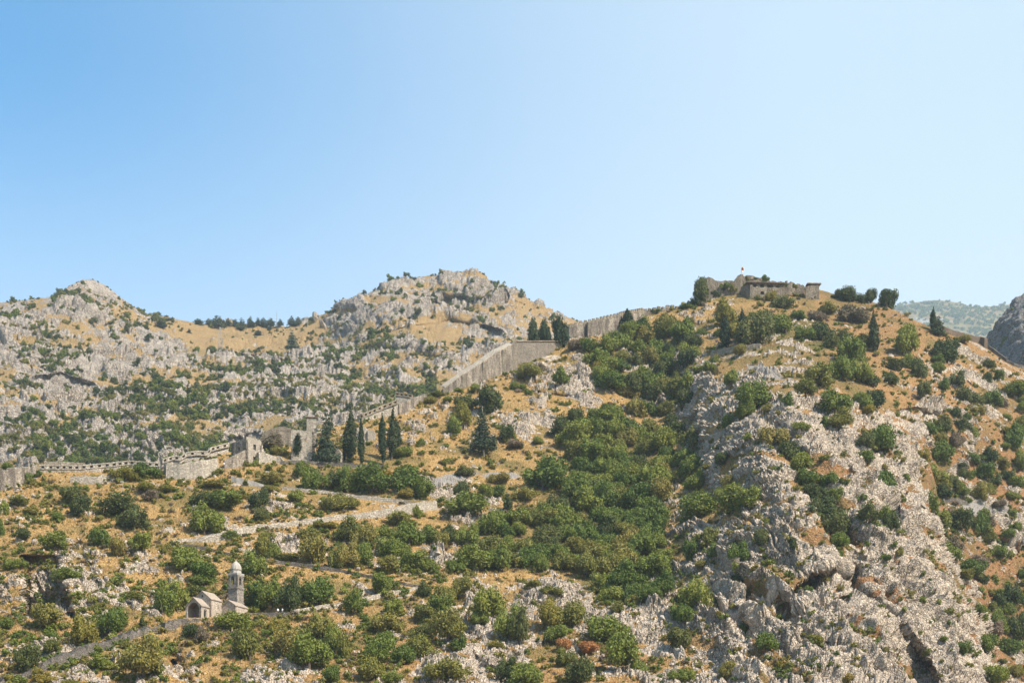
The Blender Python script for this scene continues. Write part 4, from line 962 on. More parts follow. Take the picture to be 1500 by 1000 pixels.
e = empty('bastion', node_pts(W['bastion_front'])[3][0], 'pale angular bastion with loopholed rear wall', 'bastion')
wall_mesh('front_wall', node_pts(W['bastion_front']), 1.3, M['pale'], e, 0.2)
fp = node_pts(W['bastion_flank']); fp[0] = (fp[0][0] + Vector((0, 5, 0.6)), fp[0][1] + 0.4); wall_mesh('flank_wall', fp, 1.2, M['pale'], e, 0.15)
rp = node_pts(W['bastion_rear'], 5.0)
wall_mesh('rear_wall', [(p, z - 1.2) for p, z in rp], 1.2, M['pale'], e, 0.1, 7)
parapet('parapet', [(p, z - 1.25) for p, z in rp], M['pale'], e, 0.95, 2.0, 1.6, 1.6, 0.4, 1.15)
# a fill of earth and paving inside the bastion, so that the rear wall stands on something
fillv = [p for p, z in node_pts(W['bastion_front'])]; fb = bmesh.new()
lo = [fb.verts.new((p.x, p.y + 1.0, p.z + 1.2)) for p in fillv]; hi = [fb.verts.new((rp[min(k, len(rp) - 1)][0].x, rp[min(k, len(rp) - 1)][0].y + 0.6, rp[min(k, len(rp) - 1)][0].z + 0.6)) for k in range(len(fillv))]
for k in range(len(lo) - 1): fb.faces.new((lo[k], lo[k + 1], hi[k + 1], hi[k]))
bm_obj('terrace', fb, M['rubble'], e, world=True)
e, _ = wall_thing('ramp_wall', 'ramp_wall', 'sloping wall with pale coping in front of the tower house', 'wall', M['rampart'], 1.2, 0.05, push=-1.0)
e, _ = wall_thing('stair_wall', 'stair_wall', 'white stepped wall beside the stair below the tower house', 'wall', M['dome'], 1.8, 0.1)
e, _ = wall_thing('broken_wall', 'ruin_low', 'low broken wall joined to the tower house', 'wall', M['pale'], 1.2, 0.5)
e, _ = wall_thing('ruined_wall', 'bank_wall', 'dark sloping ruined wall between tower house and turret ruin', 'wall', M['fort'], 1.5, 0.6, push=3.0)
e, _ = wall_thing('ruined_wall', 'side_ruin', 'low pale ruined wall behind the ragged conifer', 'wall', M['pale'], 1.5, 0.6)
e, _ = wall_thing('terrace_wall', 'terrace_wall', 'low terrace wall at the feet of the cypresses', 'wall', M['rubble'], 1.2, 0.15)
e, _ = wall_thing('buttressed_wall', 'buttressed', 'pale ribbed wall fragment behind the cypresses', 'wall', M['pale'], 2.0, 0.4)
pts = resample(node_pts(W['buttressed']), 1.8)
for k in range(1, len(pts) - 1):
    bm = bmesh.new(); q, zt = pts[k]; nd = side_dir(pts, k); bm_box(bm, q - nd * 0.25 - Vector((0, 0, 2)), 0.7, 0.9, zt - q.z + 1.4, (nd.y, -nd.x)); bm_obj('buttress', bm, M['pale'], e, world=True)

def panel(bm, o, du, w_, h_, holes, thick, nin, arch=()):
    """a flat wall with real openings: o = lower left corner, du = horizontal unit, nin = inward unit; holes = (x0, x1, z0, z1)"""
    o, du, nin = Vector(o), Vector(du), Vector(nin); up = Vector((0, 0, 1))
    xs = sorted({0, w_, *[h[0] for h in holes], *[h[1] for h in holes]}); zs = sorted({0, h_, *[h[2] for h in holes], *[h[3] for h in holes]})
    P_ = lambda x, z, t: bm.verts.new(o + du * x + up * z + nin * t)
    solid = lambda x, z: not any(h[0] < x < h[1] and h[2] < z < h[3] for h in holes)
    for i in range(len(xs) - 1):
        for j in range(len(zs) - 1):
            x0, x1, z0, z1 = xs[i], xs[i + 1], zs[j], zs[j + 1]
            if not solid((x0 + x1) / 2, (z0 + z1) / 2): continue
            for t in (0, thick): bm.faces.new([P_(x0, z0, t), P_(x1, z0, t), P_(x1, z1, t), P_(x0, z1, t)])
            for (ax, az, bx, bz, ox, oz) in ((x0, z0, x0, z1, -1, 0), (x1, z0, x1, z1, 1, 0), (x0, z0, x1, z0, 0, -1), (x0, z1, x1, z1, 0, 1)):
                cx, cz = (ax + bx) / 2 + ox * 1e-3, (az + bz) / 2 + oz * 1e-3
                if not (0 < cx < w_ and 0 < cz < h_) or not solid(cx, cz):
                    bm.faces.new([P_(ax, az, 0), P_(bx, bz, 0), P_(bx, bz, thick), P_(ax, az, thick)])
def finish(bm):
    bmesh.ops.remove_doubles(bm, verts=bm.verts, dist=0.002); bmesh.ops.recalc_face_normals(bm, faces=bm.faces); return bm
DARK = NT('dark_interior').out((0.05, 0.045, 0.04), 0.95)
def frame_dirs(deg):
    """unit vectors of a building whose left front face turns deg away from the camera"""
    t = math.radians(deg); return Vector((math.cos(t), -math.sin(t), 0)), Vector((math.sin(t), math.cos(t), 0))
def gable(bm, o, a, w_, h_, thick, b):
    o = Vector(o); up = Vector((0, 0, 1)); f = [o, o + a * w_, o + a * (w_ / 2) + up * h_]
    v0 = [bm.verts.new(p) for p in f]; v1 = [bm.verts.new(p + b * thick) for p in f]
    bm.faces.new(v0); bm.faces.new(v1[::-1])
    for k in range(3): bm.faces.new((v0[k], v0[(k + 1) % 3], v1[(k + 1) % 3], v1[k]))
def roof_pair(o, a, b, w_, L, eave, rise, over, thick, mat, parent, name='roof'):
    """two sloping slab roofs meeting at a ridge that runs along b"""
    o = Vector(o); up = Vector((0, 0, 1)); 
    for s in (0, 1):
        bm = bmesh.new(); base = o + a * (-over if s == 0 else w_ + over) + up * (eave - over * rise / (w_ / 2)); rd = o + a * (w_ / 2) + up * (eave + rise)
        q = [base - b * over, rd - b * over, rd + b * (L + over), base + b * (L + over)]
        lo = [bm.verts.new(p + up * 0.02) for p in q]; hi = [bm.verts.new(p + up * (0.02 + thick)) for p in q]
        bm.faces.new(lo[::-1]); bm.faces.new(hi)
        for k in range(4): bm.faces.new((lo[k], lo[(k + 1) % 4], hi[(k + 1) % 4], hi[k]))
        bmesh.ops.subdivide_edges(bm, edges=bm.edges, cuts=2, use_grid_fill=True); finish(bm)
        bm_obj(name, bm, mat, parent, world=True)

# ---- tower house
Y = float(fg_depth(np.array(361.), np.array(680.))); c = Vector(((361 - 750) / FPX * Y, Y, ZC + (VH - 681) / FPX * Y)); a, b = frame_dirs(36)
m = px_m(Y); S_ = 7.3; H = 43.5 * m
e = empty('tower_house', c, 'roofless square tower house with two dark windows in its sunlit wall', 'tower')
bm = bmesh.new(); panel(bm, c - a * S_ - Vector((0, 0, 3)), a, S_, H + 1.6, [(3.4, 4.1, 8.6, 9.7), (3.3, 4.0, 5.2, 6.2)], 0.8, b); bm_obj('wall', finish(bm), M['rampart'], e, world=True)  # darker stone here paints shade into the sides away from the sun
bm = bmesh.new(); panel(bm, c - Vector((0, 0, 3)), b, S_ * 0.98, H + 2.6, [(3.3, 4.6, 9.0, 10.9), (3.2, 4.5, 4.9, 6.7)], 0.8, -a); bm_obj('wall', finish(bm), M['pale'], e, world=True)
bm = bmesh.new(); panel(bm, c - a * S_ - Vector((0, 0, 3)) + b * 0.0, b, S_, H + 1.2, [], 0.8, a); bm_obj('wall', finish(bm), M['rampart'], e, world=True)
bm = bmesh.new(); panel(bm, c - a * S_ + b * (S_ - 0.8) - Vector((0, 0, 3)), a, S_, H + 1.0, [], 0.8, b); bm_obj('wall', finish(bm), M['rampart'], e, world=True)
for (x0, z0) in ((3.2, 4.9), (3.3, 9.0)):
    bm = bmesh.new(); bm_box(bm, c + b * (x0 + 0.65) - a * 0.5 + Vector((0, 0, z0 - 3)), 1.2, 0.06, 1.75, b); bm_obj('window', bm, DARK, e, world=True)
bm = bmesh.new()                                     # broken masonry stepping down beside the tower, and a ragged crown
for k in range(7): bm_box(bm, c + b * (S_ + 0.4 + 0.55 * k) - a * 0.8 - Vector((0, 0, 3)), 0.6, 1.4, H + 2.0 - 0.9 * k - random.uniform(0, 1.0), b, 0.08)
bm_obj('broken_wall', bm, M['pale'], e, world=True)
bm = bmesh.new()
for k in range(9): bm_box(bm, c - a * (S_ * (k + 0.5) / 9) + b * 0.4 + Vector((0, 0, H - 1.42 - 0.05 * k)), 0.8, 0.75, random.uniform(0.1, 0.55), a, 0.06)
for k in range(7): bm_box(bm, c + b * (0.9 + S_ * k / 8) - a * 0.42 + Vector((0, 0, H - 0.42)), 0.9, 0.7, random.uniform(0.05, 0.5), b, 0.06)
bm_obj('ragged_top', bm, M['pale'], e, world=True)

# ---- ruined wall with a turret
Y = float(fg_depth(np.array(445.), np.array(677.))); m = px_m(Y); a, b = frame_dirs(-6)
c = Vector(((426 - 750) / FPX * Y, Y + 1, ZC + (VH - 677) / FPX * Y)); Wd = 34 * m; H = 51 * m
e = empty('ruined_house', c, 'tall ruined house wall with a capped turret beside the ragged conifer', 'ruin')
bm = bmesh.new(); panel(bm, c - Vector((0, 0, 3)), a, Wd, H + 2.2, [(1.6, 2.4, H - 0.2, H + 0.7), (4.6, 5.3, H - 1.4, H - 0.5)], 0.9, b); bm_obj('wall', finish(bm), M['pale'], e, world=True)
bm = bmesh.new(); panel(bm, c + a * Wd - Vector((0, 0, 3)), b, 6, H + 2.0, [], 0.9, -a); bm_obj('wall', finish(bm), M['pale'], e, world=True)
bm = bmesh.new(); panel(bm, c - Vector((0, 0, 3)), b, 4, H - 2.5, [], 0.9, a); bm_obj('wall', finish(bm), M['pale'], e, world=True)
bm = bmesh.new()
for k in range(9): bm_box(bm, c + a * (Wd * (k + 0.5) / 9) + b * 0.45 + Vector((0, 0, H - 0.85)), 0.8, 0.8, random.uniform(0.05, 0.7), a, 0.08)
bm_obj('ragged_top', bm, M['pale'], e, world=True)
tc = c + a * (Wd - 1.0) + b * 1.9; tb = bmesh.new(); bm_box(tb, tc + Vector((0, 0, H - 5.5)), 3.4, 2.8, 70 * m - H + 5.0, a, 0.05); tur = bm_obj('turret', tb, M['pale'], e, world=True)
tb = bmesh.new(); bm_box(tb, tc + Vector((0, 0, 70 * m - 0.48)), 4.0, 3.4, 0.35, a); bm_obj('cap', tb, M['brown'], tur, world=True)
tb = bmesh.new(); bm_box(tb, tc + a * 1.72 - b * 0.2 + Vector((0, 0, H + 0.6)), 0.1, 1.0, 2.0, a); bm_obj('opening', tb, DARK, tur, world=True)

# ---- curtain walls climbing to the fort
pts = node_pts(W['climbing']); e = empty('curtain_wall', pts[1][0], 'climbing curtain wall with a row of loopholes above the cypresses', 'wall')
wall_mesh('wall', [(p, z - 1.6) for p, z in pts], 2.2, M['pale'], e, 0.05, 4)
parapet('parapet', [(p, z - 1.65) for p, z in pts], M['cap'], e, 0.95, 1.8, 1.75, 1.6, 0.5, 1.25)
for k, (q, zt) in enumerate(resample(pts, 3.4)[4:]):
    bm = bmesh.new(); bm_box(bm, q - Vector((0, 0.35, 3)), 1.1, 1.0, zt - q.z + 0.2, (1, 0)); bm_obj('buttress', bm, M['pale'], e, world=True)
pts = node_pts(W['battlement'], 6); e = empty('battlement', pts[0][0], 'short detached battlement behind the top of the climbing wall', 'wall')
wall_mesh('wall', [(p, z - 1.2) for p, z in pts], 1.2, M['pale'], e, 0.05, 4)
parapet('parapet', [(p, z - 1.25) for p, z in pts], M['cap'], e, 0.9, 1.6, 1.5, 1.5, 0.4, 1.1)
e, _ = wall_thing('shaded_wall', 'dark_wall', 'dark shaded wall linking the climbing wall to the sloping rampart', 'wall', M['rampart'], 2.0, 0.12)
pts = node_pts(W['sloping']); e = empty('sloping_rampart', pts[2][0], 'great sloping rampart wall streaked with dark stains', 'wall')
wall_mesh('wall', [(p, z - 1.9) for p, z in pts], 3.0, M['rampart'], e, 0.05, 4, rows=8)
bm = bmesh.new()
rs = resample(pts, 3.0)
for k in range(len(rs) - 1):
    (p, z), (q, z2) = rs[k], rs[k + 1]; nd = side_dir(rs, k); vs = []
    for t in (0.25, 3.4):
        for (w0, zz) in ((p, z), (q, z2)): 
            r = w0 + nd * (t + 0.06 * (zz - w0.z)); vs += [bm.verts.new((r.x, r.y, zz - 1.87 + (1.75 if t > 1 else 0.0))), bm.verts.new((r.x, r.y, zz - (0 if t > 1 else 1.35)))]
    bm.faces.new((vs[0], vs[2], vs[3], vs[1])); bm.faces.new((vs[1], vs[3], vs[7], vs[5])); bm.faces.new((vs[4], vs[5], vs[7], vs[6])); bm.faces.new((vs[0], vs[4], vs[6], vs[2]))
bm_obj('coping', finish(bm), M['pale'], e, world=True)
for f in (0.02, 0.36, 0.62, 0.86):
    q, zt = rs[int(f * (len(rs) - 1))]; bm = bmesh.new(); bm_box(bm, q + Vector((0, 0.62, -4)), 1.5, 1.6, zt - q.z + 2.0, (1, 0), 0.05); bm_obj('buttress', bm, M['cap'], e, world=True)
q, zt = pts[-1]; tb = bmesh.new()
tv = [tb.verts.new(q + Vector(d)) for d in ((-1.4, -0.8, -4), (1.0, -0.8, -4), (1.0, 2.6, -4), (-1.4, 2.6, -4))]; tt = [tb.verts.new((q.x + dx, q.y + dy, zt + dz)) for dx, dy, dz in ((-1.2, 0.6, -0.4), (0.5, 0.6, -0.4), (0.5, 2.4, -0.4), (-1.2, 2.4, -0.4))]
ap = tb.verts.new((q.x - 0.5, q.y + 1.5, zt + 2.6))
for k in range(4): tb.faces.new((tv[k], tv[(k + 1) % 4], tt[(k + 1) % 4], tt[k])); tb.faces.new((tt[k], tt[(k + 1) % 4], ap))
bm_obj('corner_spire', finish(tb), M['cap'], e, world=True)
pts = node_pts(W['bastion_wall'], 3.0); e = empty('platform_wall', pts[1][0], 'grey level-topped platform wall carrying two dark trees', 'wall')
wall_mesh('wall', pts, 16, M['platform'], e, 0.04, 5, rows=9, lean=0.08)
wall_mesh('coping', [(Vector((p.x, p.y + 0.08 * (z - p.z + 5) - 0.25, z - 0.05)), z + 0.22) for p, z in pts], 1.2, M['cap'], e, 0.05, 0.1, rows=1, lean=0)
TOPZ = pts[1][1]
for (u, vt, wp, tpl, lab) in ((783, 471, 25, BUSH_BIG[1], 'rounded dark tree on the platform wall'), (798, 470, 25, BUSH_BIG[3], 'dark tree with bare stems on the platform wall'), (822, 462, 27, BUSH_BIG[5], 'dense dark oval tree at the end of the platform wall')):
    Yt = pts[2][0].y + 8; mm = px_m(Yt); z0 = TOPZ - 0.2; H = ZC + (VH - vt) / FPX * Yt - z0
    plant('tree', tpl, ((u - 750) / FPX * Yt, Yt, z0), wp * mm / 1.95, H / 1.4, M['cypress'], lab, 'tree', None)
pts = node_pts(W['upper'], 2.0); e = empty('battlemented_wall', pts[2][0], 'long battlemented wall rising to the ruined fort', 'wall')
wall_mesh('wall', [(p, z - 1.75) for p, z in pts], 2.5, M['rampart'], e, 0.06, 6, rows=8)
bm = bmesh.new()                                     # merlons with open crenels
rs = resample(pts[:6], 1.72)
for k in range(len(rs) - 1):
    (p, z), (q, z2) = rs[k], rs[k + 1]; nd = side_dir(rs, k); mid_ = p.lerp(q, 0.5); dd = q - p
    hgt = (z - 1.75 - p.z + 6) * 0.06
    bm_box(bm, Vector((mid_.x, mid_.y, (z + z2) / 2 - 1.80)) + nd * (hgt + 0.45), dd.length * 1.0, 0.9, 0.62, (dd.x, dd.y))
    bm_box(bm, Vector((mid_.x, mid_.y, (z + z2) / 2 - 1.19)) + nd * (hgt + 0.45), dd.length * 0.62, 0.8, 1.0, (dd.x, dd.y), 0.04)
tag(bm_obj('merlons', bm, M['cap'], e, world=True), kind='stuff')
q, zt = pts[1]; bm = bmesh.new(); bm_box(bm, q + Vector((0, -0.2, -4)), 1.1, 1.2, zt - q.z + 2.2, (1, 0.3), 0.04); bm_obj('buttress', bm, M['rampart'], e, world=True)
bm = bmesh.new()
for (p, z) in resample(pts[5:], 1.9): bm_box(bm, Vector((p.x, p.y + 1.0, p.z - 0.5)), 1.5, 1.3, max(0.6, z - p.z + 0.3 + random.uniform(-.6, .4)), (1, 0.2), 0.12)
bm_obj('broken_crest', bm, M['fort'], e, world=True)
e, _ = wall_thing('ridge_wall', 'brown', 'dark brown ridge wall running down from the wind-bent cypress', 'wall', M['brown'], 1.6, 0.2, deep=3)
e, _ = wall_thing('ridge_wall', 'brown_tail', 'thin pale wall continuing along the descending ridge', 'wall', M['rubble'], 1.0, 0.12)
e, _ = wall_thing('terrace_wall', 'hut_terrace', 'pale terrace wall on the shoulder below the fort grove', 'wall', M['cap'], 2.0, 0.3)
e, _ = wall_thing('dry_stone_wall', 'scrap_a', 'short dry stone wall on the slope beyond the crag', 'wall', M['rubble'], 1.2, 0.2)

# ---- the ruined fort
YF = 742.0; mF = px_m(YF)
def fpt(u, v, dy=0): return Vector(((u - 750) / FPX * (YF + dy), YF + dy, ZC + (VH - v) / FPX * (YF + dy)))
e = empty('ruined_fort', fpt(1090, 442), 'ruined stone fort crowning the hilltop', 'fort')
def ragged(name, u0, u1, top, base, dy, mat, thick=2.0, rough=0.35):
    """fort wall whose top follows a broken outline: top = [(u, v)]"""
    us_ = np.arange(u0, u1 + 0.1, 2.5); P_ = [(fpt(u, base, dy), ZC + (VH - np.interp(u, [t[0] for t in top], [t[1] for t in top])) / FPX * (YF + dy)) for u in us_]
    return wall_mesh(name, P_, thick, mat, e, rough, 4, rows=8, lean=0.03)
ragged('keep_wall', 1033, 1090, [(1033, 408), (1038, 405), (1042, 405.5), (1050, 411), (1056, 412), (1066, 410), (1075, 411), (1080, 405), (1083, 403), (1087, 404.5), (1090, 405)], 442, 5, M['fort'], 3.0, 0.3)
ragged('keep_wall', 1076, 1130, [(1076, 410), (1081, 403.5), (1085, 403), (1088, 404), (1096, 403), (1106, 405), (1118, 407), (1130, 412)], 436, 14, M['fort'], 3.0, 0.4)
ragged('outer_wall', 1126, 1180, [(1126, 411), (1135, 412), (1142, 412), (1150, 414), (1158, 412), (1162, 415), (1170, 416), (1180, 418)], 430, 9, M['fort'], 2.0, 0.4)
af, bf = frame_dirs(16); c = fpt(1100, 444, -1)
Lw = 50 * mF; Hf = 30 * mF
bm = bmesh.new(); zb = 3; sc_ = mF
holes = [((u - 1100) * mF, (u - 1100 + wd) * mF, zb + (444 - v - h_ / 2) * mF, zb + (444 - v + h_ / 2) * mF) for u, v, wd, h_ in ((1102, 418, 6, 4.6), (1113.5, 418, 6, 4.6), (1114.5, 428.6, 5, 4.6), (1124.5, 418.2, 9, 3.4), (1137, 418.4, 5, 3.0))]
panel(bm, c - Vector((0, 0, zb)), Vector((1, 0.10, 0)).normalized(), Lw, Hf + zb, holes, 1.0, Vector((-0.10, 1, 0)).normalized()); bm_obj('gun_house_wall', finish(bm), M['fort'], e, world=True)
dx = Vector((1, 0.10, 0)).normalized(); dn = Vector((-0.10, 1, 0)).normalized()
for h_ in holes:
    bm = bmesh.new(); bm_box(bm, c + dx * ((h_[0] + h_[1]) / 2) + dn * 1.6 + Vector((0, 0, h_[2] - zb - 0.1)), h_[1] - h_[0] + 0.6, 0.1, h_[3] - h_[2] + 0.2, dx); bm_obj('window', bm, DARK, e, world=True)
sd = Vector((-0.62, 0.78, 0)).normalized()
bm = bmesh.new(); panel(bm, c + sd * 0.0 - Vector((0, 0, zb)), sd, 6.2, Hf + zb - 0.2, [], 1.0, dx); bm_obj('gun_house_wall', finish(bm), M['fort'], e, world=True)
bm = bmesh.new(); bm_box(bm, c + dx * (Lw / 2 - 1) + dn * 2.4 + Vector((0, 0, Hf - 0.15)), Lw + 2.5, 6.6, 0.4, dx, 0.06); bm_obj('roof', bm, M['brown'], e, world=True)
bm = bmesh.new(); bm_box(bm, c + dx * (Lw / 2) + dn * 4.5 + Vector((0, 0, -3)), Lw - 1, 6, Hf + 2.4, dx); bm_obj('inner_block', bm, M['fort'], e, world=True)
bm = bmesh.new()                                     # buttress leaning against the corner
q = c + Vector((0.2, -0.2, -3)); vs = [bm.verts.new(q + Vector(d)) for d in ((-1.2, -1.4, 0), (1.0, -1.4, 0), (1.0, 0.6, 0), (-1.2, 0.6, 0), (-0.5, -0.1, Hf + 2), (0.5, -0.1, Hf + 2), (0.5, 0.6, Hf + 2), (-0.5, 0.6, Hf + 2))]
for f in ((3, 2, 1, 0), (4, 5, 6, 7), (0, 1, 5, 4), (1, 2, 6, 5), (2, 3, 7, 6), (3, 0, 4, 7)): bm.faces.new([vs[k] for k in f])
bm_obj('buttress', bm, M['fort'], e, world=True)
bm = bmesh.new(); bm_box(bm, fpt(1191, 417.6, 5.5), 6.4, 4.4, 0.25, (1, 0.05), 0.2); bm_obj('end_roof', bm, M['fort'], e, world=True)
for k, (u, v, dy, wp, hp, kd) in enumerate(((1062, 424, 4, 16, 13, 'green'), (1074, 428, 4, 12, 14, 'olive'), (1093, 411, 9, 10, 7, 'olive'), (1120, 411, 10, 15, 9, 'green'), (1106, 410, 11, 8, 5, 'olive'), (1148, 420, 6, 12, 8, 'green'), (1165, 423, 5, 12, 8, 'olive'), (1048, 436, 2, 14, 12, 'dark_green'), (1112, 441, -3, 12, 11, 'olive'), (1134, 437, -2, 14, 12, 'bright'))):
    q = fpt(u, v, dy); lab = ('dark green', 'green', 'olive', 'yellow-green')[('dark_green', 'green', 'olive', 'bright').index(kd)] + ' bush growing out of the ruined fort walls'
    plant('shrub', BUSH_SMALL[k % 7], q, wp * mF / 2, hp * mF / 1.3, M[kd], lab, 'shrub', lab)
for k, (u, v, wd, hh) in enumerate(((1085.8, 406, 1.2, 0.8), (1099, 406.5, 3.0, 0.5), (1152, 415.5, 0.8, 1.0))):
    bm = bmesh.new(); bm_box(bm, fpt(u, v + 3, 11 if u > 1076 else 6.5), wd, 1.2, hh + 1.2, (1, 0.1), 0.22); bm_obj('broken_stub', bm, M['fort'], e, world=True)
ragged('end_wall', 1180, 1202, [(1180, 420.5), (1186, 418), (1192, 417.3), (1202, 417.3)], 428, 3.4, M['fort'], 1.2, 0.15)
bm = bmesh.new(); q = fpt(1086, 405, 8); t = fpt(1086, 389, 8); bm_tube(bm, [q - Vector((0, 0, 1.5)), t], [0.10, 0.07], 8)
fl = empty('flag', q, 'small red flag with pale edge flying on a pole above the fort', 'flag'); bm_obj('pole', bm, M['metal'], fl, world=True)
fw = []; ff = []
for i in range(9):
    for j in range(6): fw.append((t.x + 0.08 + i * 0.16 - 0.05 * j, t.y + 0.16 * math.sin(i * 0.9 + j * 0.3), t.z - 0.15 - j * 0.42 - 0.10 * i))
for i in range(8):
    for j in range(5): ff.append((i * 6 + j, (i + 1) * 6 + j, (i + 1) * 6 + j + 1, i * 6 + j + 1))
fo = mesh_obj('cloth', fw, ff, NT('flag_red').out((0.22, 0.05, 0.04), 0.8), fl, world=True); fo.data.materials.append(NT('flag_pale').out((0.7, 0.62, 0.45), 0.8))
for k, pl in enumerate(fo.data.polygons): pl.material_index = 1 if (k % 5 in (0, 4) or k // 5 in (0, 7)) else 0
bm = bmesh.new(); q = gnd(1083, 506)
e2 = empty('stone_hut', q, 'tiny stone hut on the terrace below the fort grove', 'hut'); bm_box(bm, q - Vector((0, 0, 1)), 3.4, 3.0, 3.4, (1, 0.2), 0.05); bm_obj('wall', bm, M['fort'], e2, world=True)
bm = bmesh.new(); bm_box(bm, q + Vector((0, 0, 2.42)), 3.9, 3.5, 0.35, (1, 0.2), 0.05); bm_obj('roof', bm, M['brown'], e2, world=True)
bm = bmesh.new(); bm_box(bm, q + Vector((0.1, -1.52, -0.3)), 1.0, 0.1, 1.9, (1, 0.2)); bm_obj('door', bm, DARK, e2, world=True)

# ---- the chapel and its bell tower
a, b = frame_dirs(28); YC = float(fg_depth(np.array(283.), np.array(906.))) + 1.0
O = Vector(((269 - 750) / FPX * YC, YC + 2.7, ZC + (VH - 903.5) / FPX * YC)); up = Vector((0, 0, 1))
def L3(x, y, z=0): return O + a * x + b * y + up * z
CH_S = (0.9, 0.9, 1.13)                       # measured against the tower: a little slimmer and taller
def L3s(x, y, z=0): d = L3(x, y, z) - O; return O + Vector((d.x * CH_S[0], d.y * CH_S[1], d.z * CH_S[2]))
ch = empty('chapel', O, 'small pale stone chapel with arched porch and domed bell tower', 'church')
# porch: front wall with a wide arch
bm = bmesh.new(); PW, PE, PR = 5.7, 2.7, 2.0; n = 14; cx, rad, spring = 2.8, 2.25, 1.75
outer = [L3(0, 0, -2), L3(0, 0, PE), L3(PW / 2, 0, PE + PR), L3(PW, 0, PE), L3(PW, 0, -2)]
arc = [L3(cx - rad, 0, -2)] + [L3(cx - rad * math.cos(math.pi * k / n), 0, spring + 1.9 * math.sin(math.pi * k / n)) for k in range(n + 1)] + [L3(cx + rad, 0, -2)]
for off_ in (0, 0.6):
    ov = [bm.verts.new(p + b * off_) for p in outer]; av = [bm.verts.new(p + b * off_) for p in arc]; half = len(av) // 2
    # fan the gable shape around the arch
    bm.faces.new([ov[0], ov[1], av[1], av[0]]); bm.faces.new([ov[3], ov[4], av[-1], av[-2]])
    for k in range(1, half): bm.faces.new([ov[1] if k < half * 0.55 else ov[2], av[k + 1], av[k]])
    kk = next(k for k in range(1, half) if not k < half * 0.55); bm.faces.new([ov[1], ov[2], av[kk]])
    for k in range(half, len(av) - 2): bm.faces.new([ov[2] if k < half + (len(av) - half) * 0.45 else ov[3], av[k + 1], av[k]])
    kk = next(k for k in range(half, len(av) - 2) if not k < half + (len(av) - half) * 0.45); bm.faces.new([ov[2], ov[3], av[kk]])
    if off_ == 0: f_o, f_a = ov, av
    else:
        for A_ in ((f_a, av),):
            for k in range(len(av) - 1): bm.faces.new([A_[0][k], A_[0][k + 1], A_[1][k + 1], A_[1][k]])
porch = bm_obj('porch', finish(bm), M['church'], ch, world=True)
bm = bmesh.new(); panel(bm, L3(PW, 0, -2), b, 3.8, PE + 2.0, [(1.2, 2.4, 2.1, 3.9)], 0.5, -a); bm_obj('side_wall', finish(bm), M['church'], porch, world=True)
bm = bmesh.new(); panel(bm, L3(0, 0.6, -2), b, 3.1, PE + 2.0, [], 0.5, a); bm_obj('side_wall', finish(bm), M['church'], porch, world=True)
bm = bmesh.new(); q = [L3(PW + 0.02, 1.15 + 0.65 - 0.65 * math.cos(math.pi * k / 8), 1.75 + 0.45 * math.sin(math.pi * k / 8)) for k in range(9)]; q2 = [p + a * 0.1 for p in q]
vs = [bm.verts.new(p) for p in q]; v2 = [bm.verts.new(p) for p in q2]
for k in range(8): bm.faces.new((vs[k], vs[k + 1], v2[k + 1], v2[k]))
bm_obj('side_arch', bm, M['tower'], porch, world=True)
roof_pair(L3(0, 0, 0), a, b, PW, 3.7, PE, PR, 0.22, 0.22, M['slab'], porch)
bm = bmesh.new(); panel(bm, L3(0.4, 3.68, -2), a, 4.9, 5.0, [(3.0, 4.0, 2.0, 4.0)], 0.15, b); bm_obj('inner_wall', finish(bm), M['slab'], porch, world=True)
bm = bmesh.new(); bm_box(bm, L3(3.9, 3.95, 0), 1.1, 0.1, 2.05, a); bm_obj('door', bm, DARK, porch, world=True)
# nave
NW, NE, NR, N0, NL = 6.1, 4.7, 1.95, 3.8, 5.3
bm = bmesh.new(); panel(bm, L3(0, N0, -2), a, NW, NE + 2, [], 0.5, b); gable(bm, L3(0, N0, NE), a, NW, NR, 0.5, b)
nave = bm_obj('nave', finish(bm), M['church'], ch, world=True)
bm = bmesh.new(); panel(bm, L3(NW, N0, -2), b, NL, NE + 2, [(3.4, 3.7, 4.9, 5.8)], 0.5, -a); bm_obj('side_wall', finish(bm), M['church'], nave, world=True)
bm = bmesh.new(); panel(bm, L3(0, N0 + 0.5, -2), b, NL - 0.5, NE + 2, [], 0.5, a); bm_obj('side_wall', finish(bm), M['church'], nave, world=True)
bm = bmesh.new(); panel(bm, L3(0.5, N0 + NL - 0.5, -2), a, NW - 1.0, NE + 2, [], 0.5, b); bm_obj('rear_wall', finish(bm), M['church'], nave, world=True)
bm = bmesh.new(); gable(bm, L3(0, N0 + NL - 0.5, NE), a, NW, NR, 0.48, b); bm_obj('rear_gable', finish(bm), M['church'], nave, world=True)
roof_pair(L3(0, N0, 0), a, b, NW, NL, NE, NR, 0.2, 0.2, M['slab'], nave)
bm = bmesh.new(); bm_box(bm, L3(3.1, N0 - 0.02, 5.35), 0.45, 0.12, 0.5, a); bm_obj('window', bm, DARK, nave, world=True)
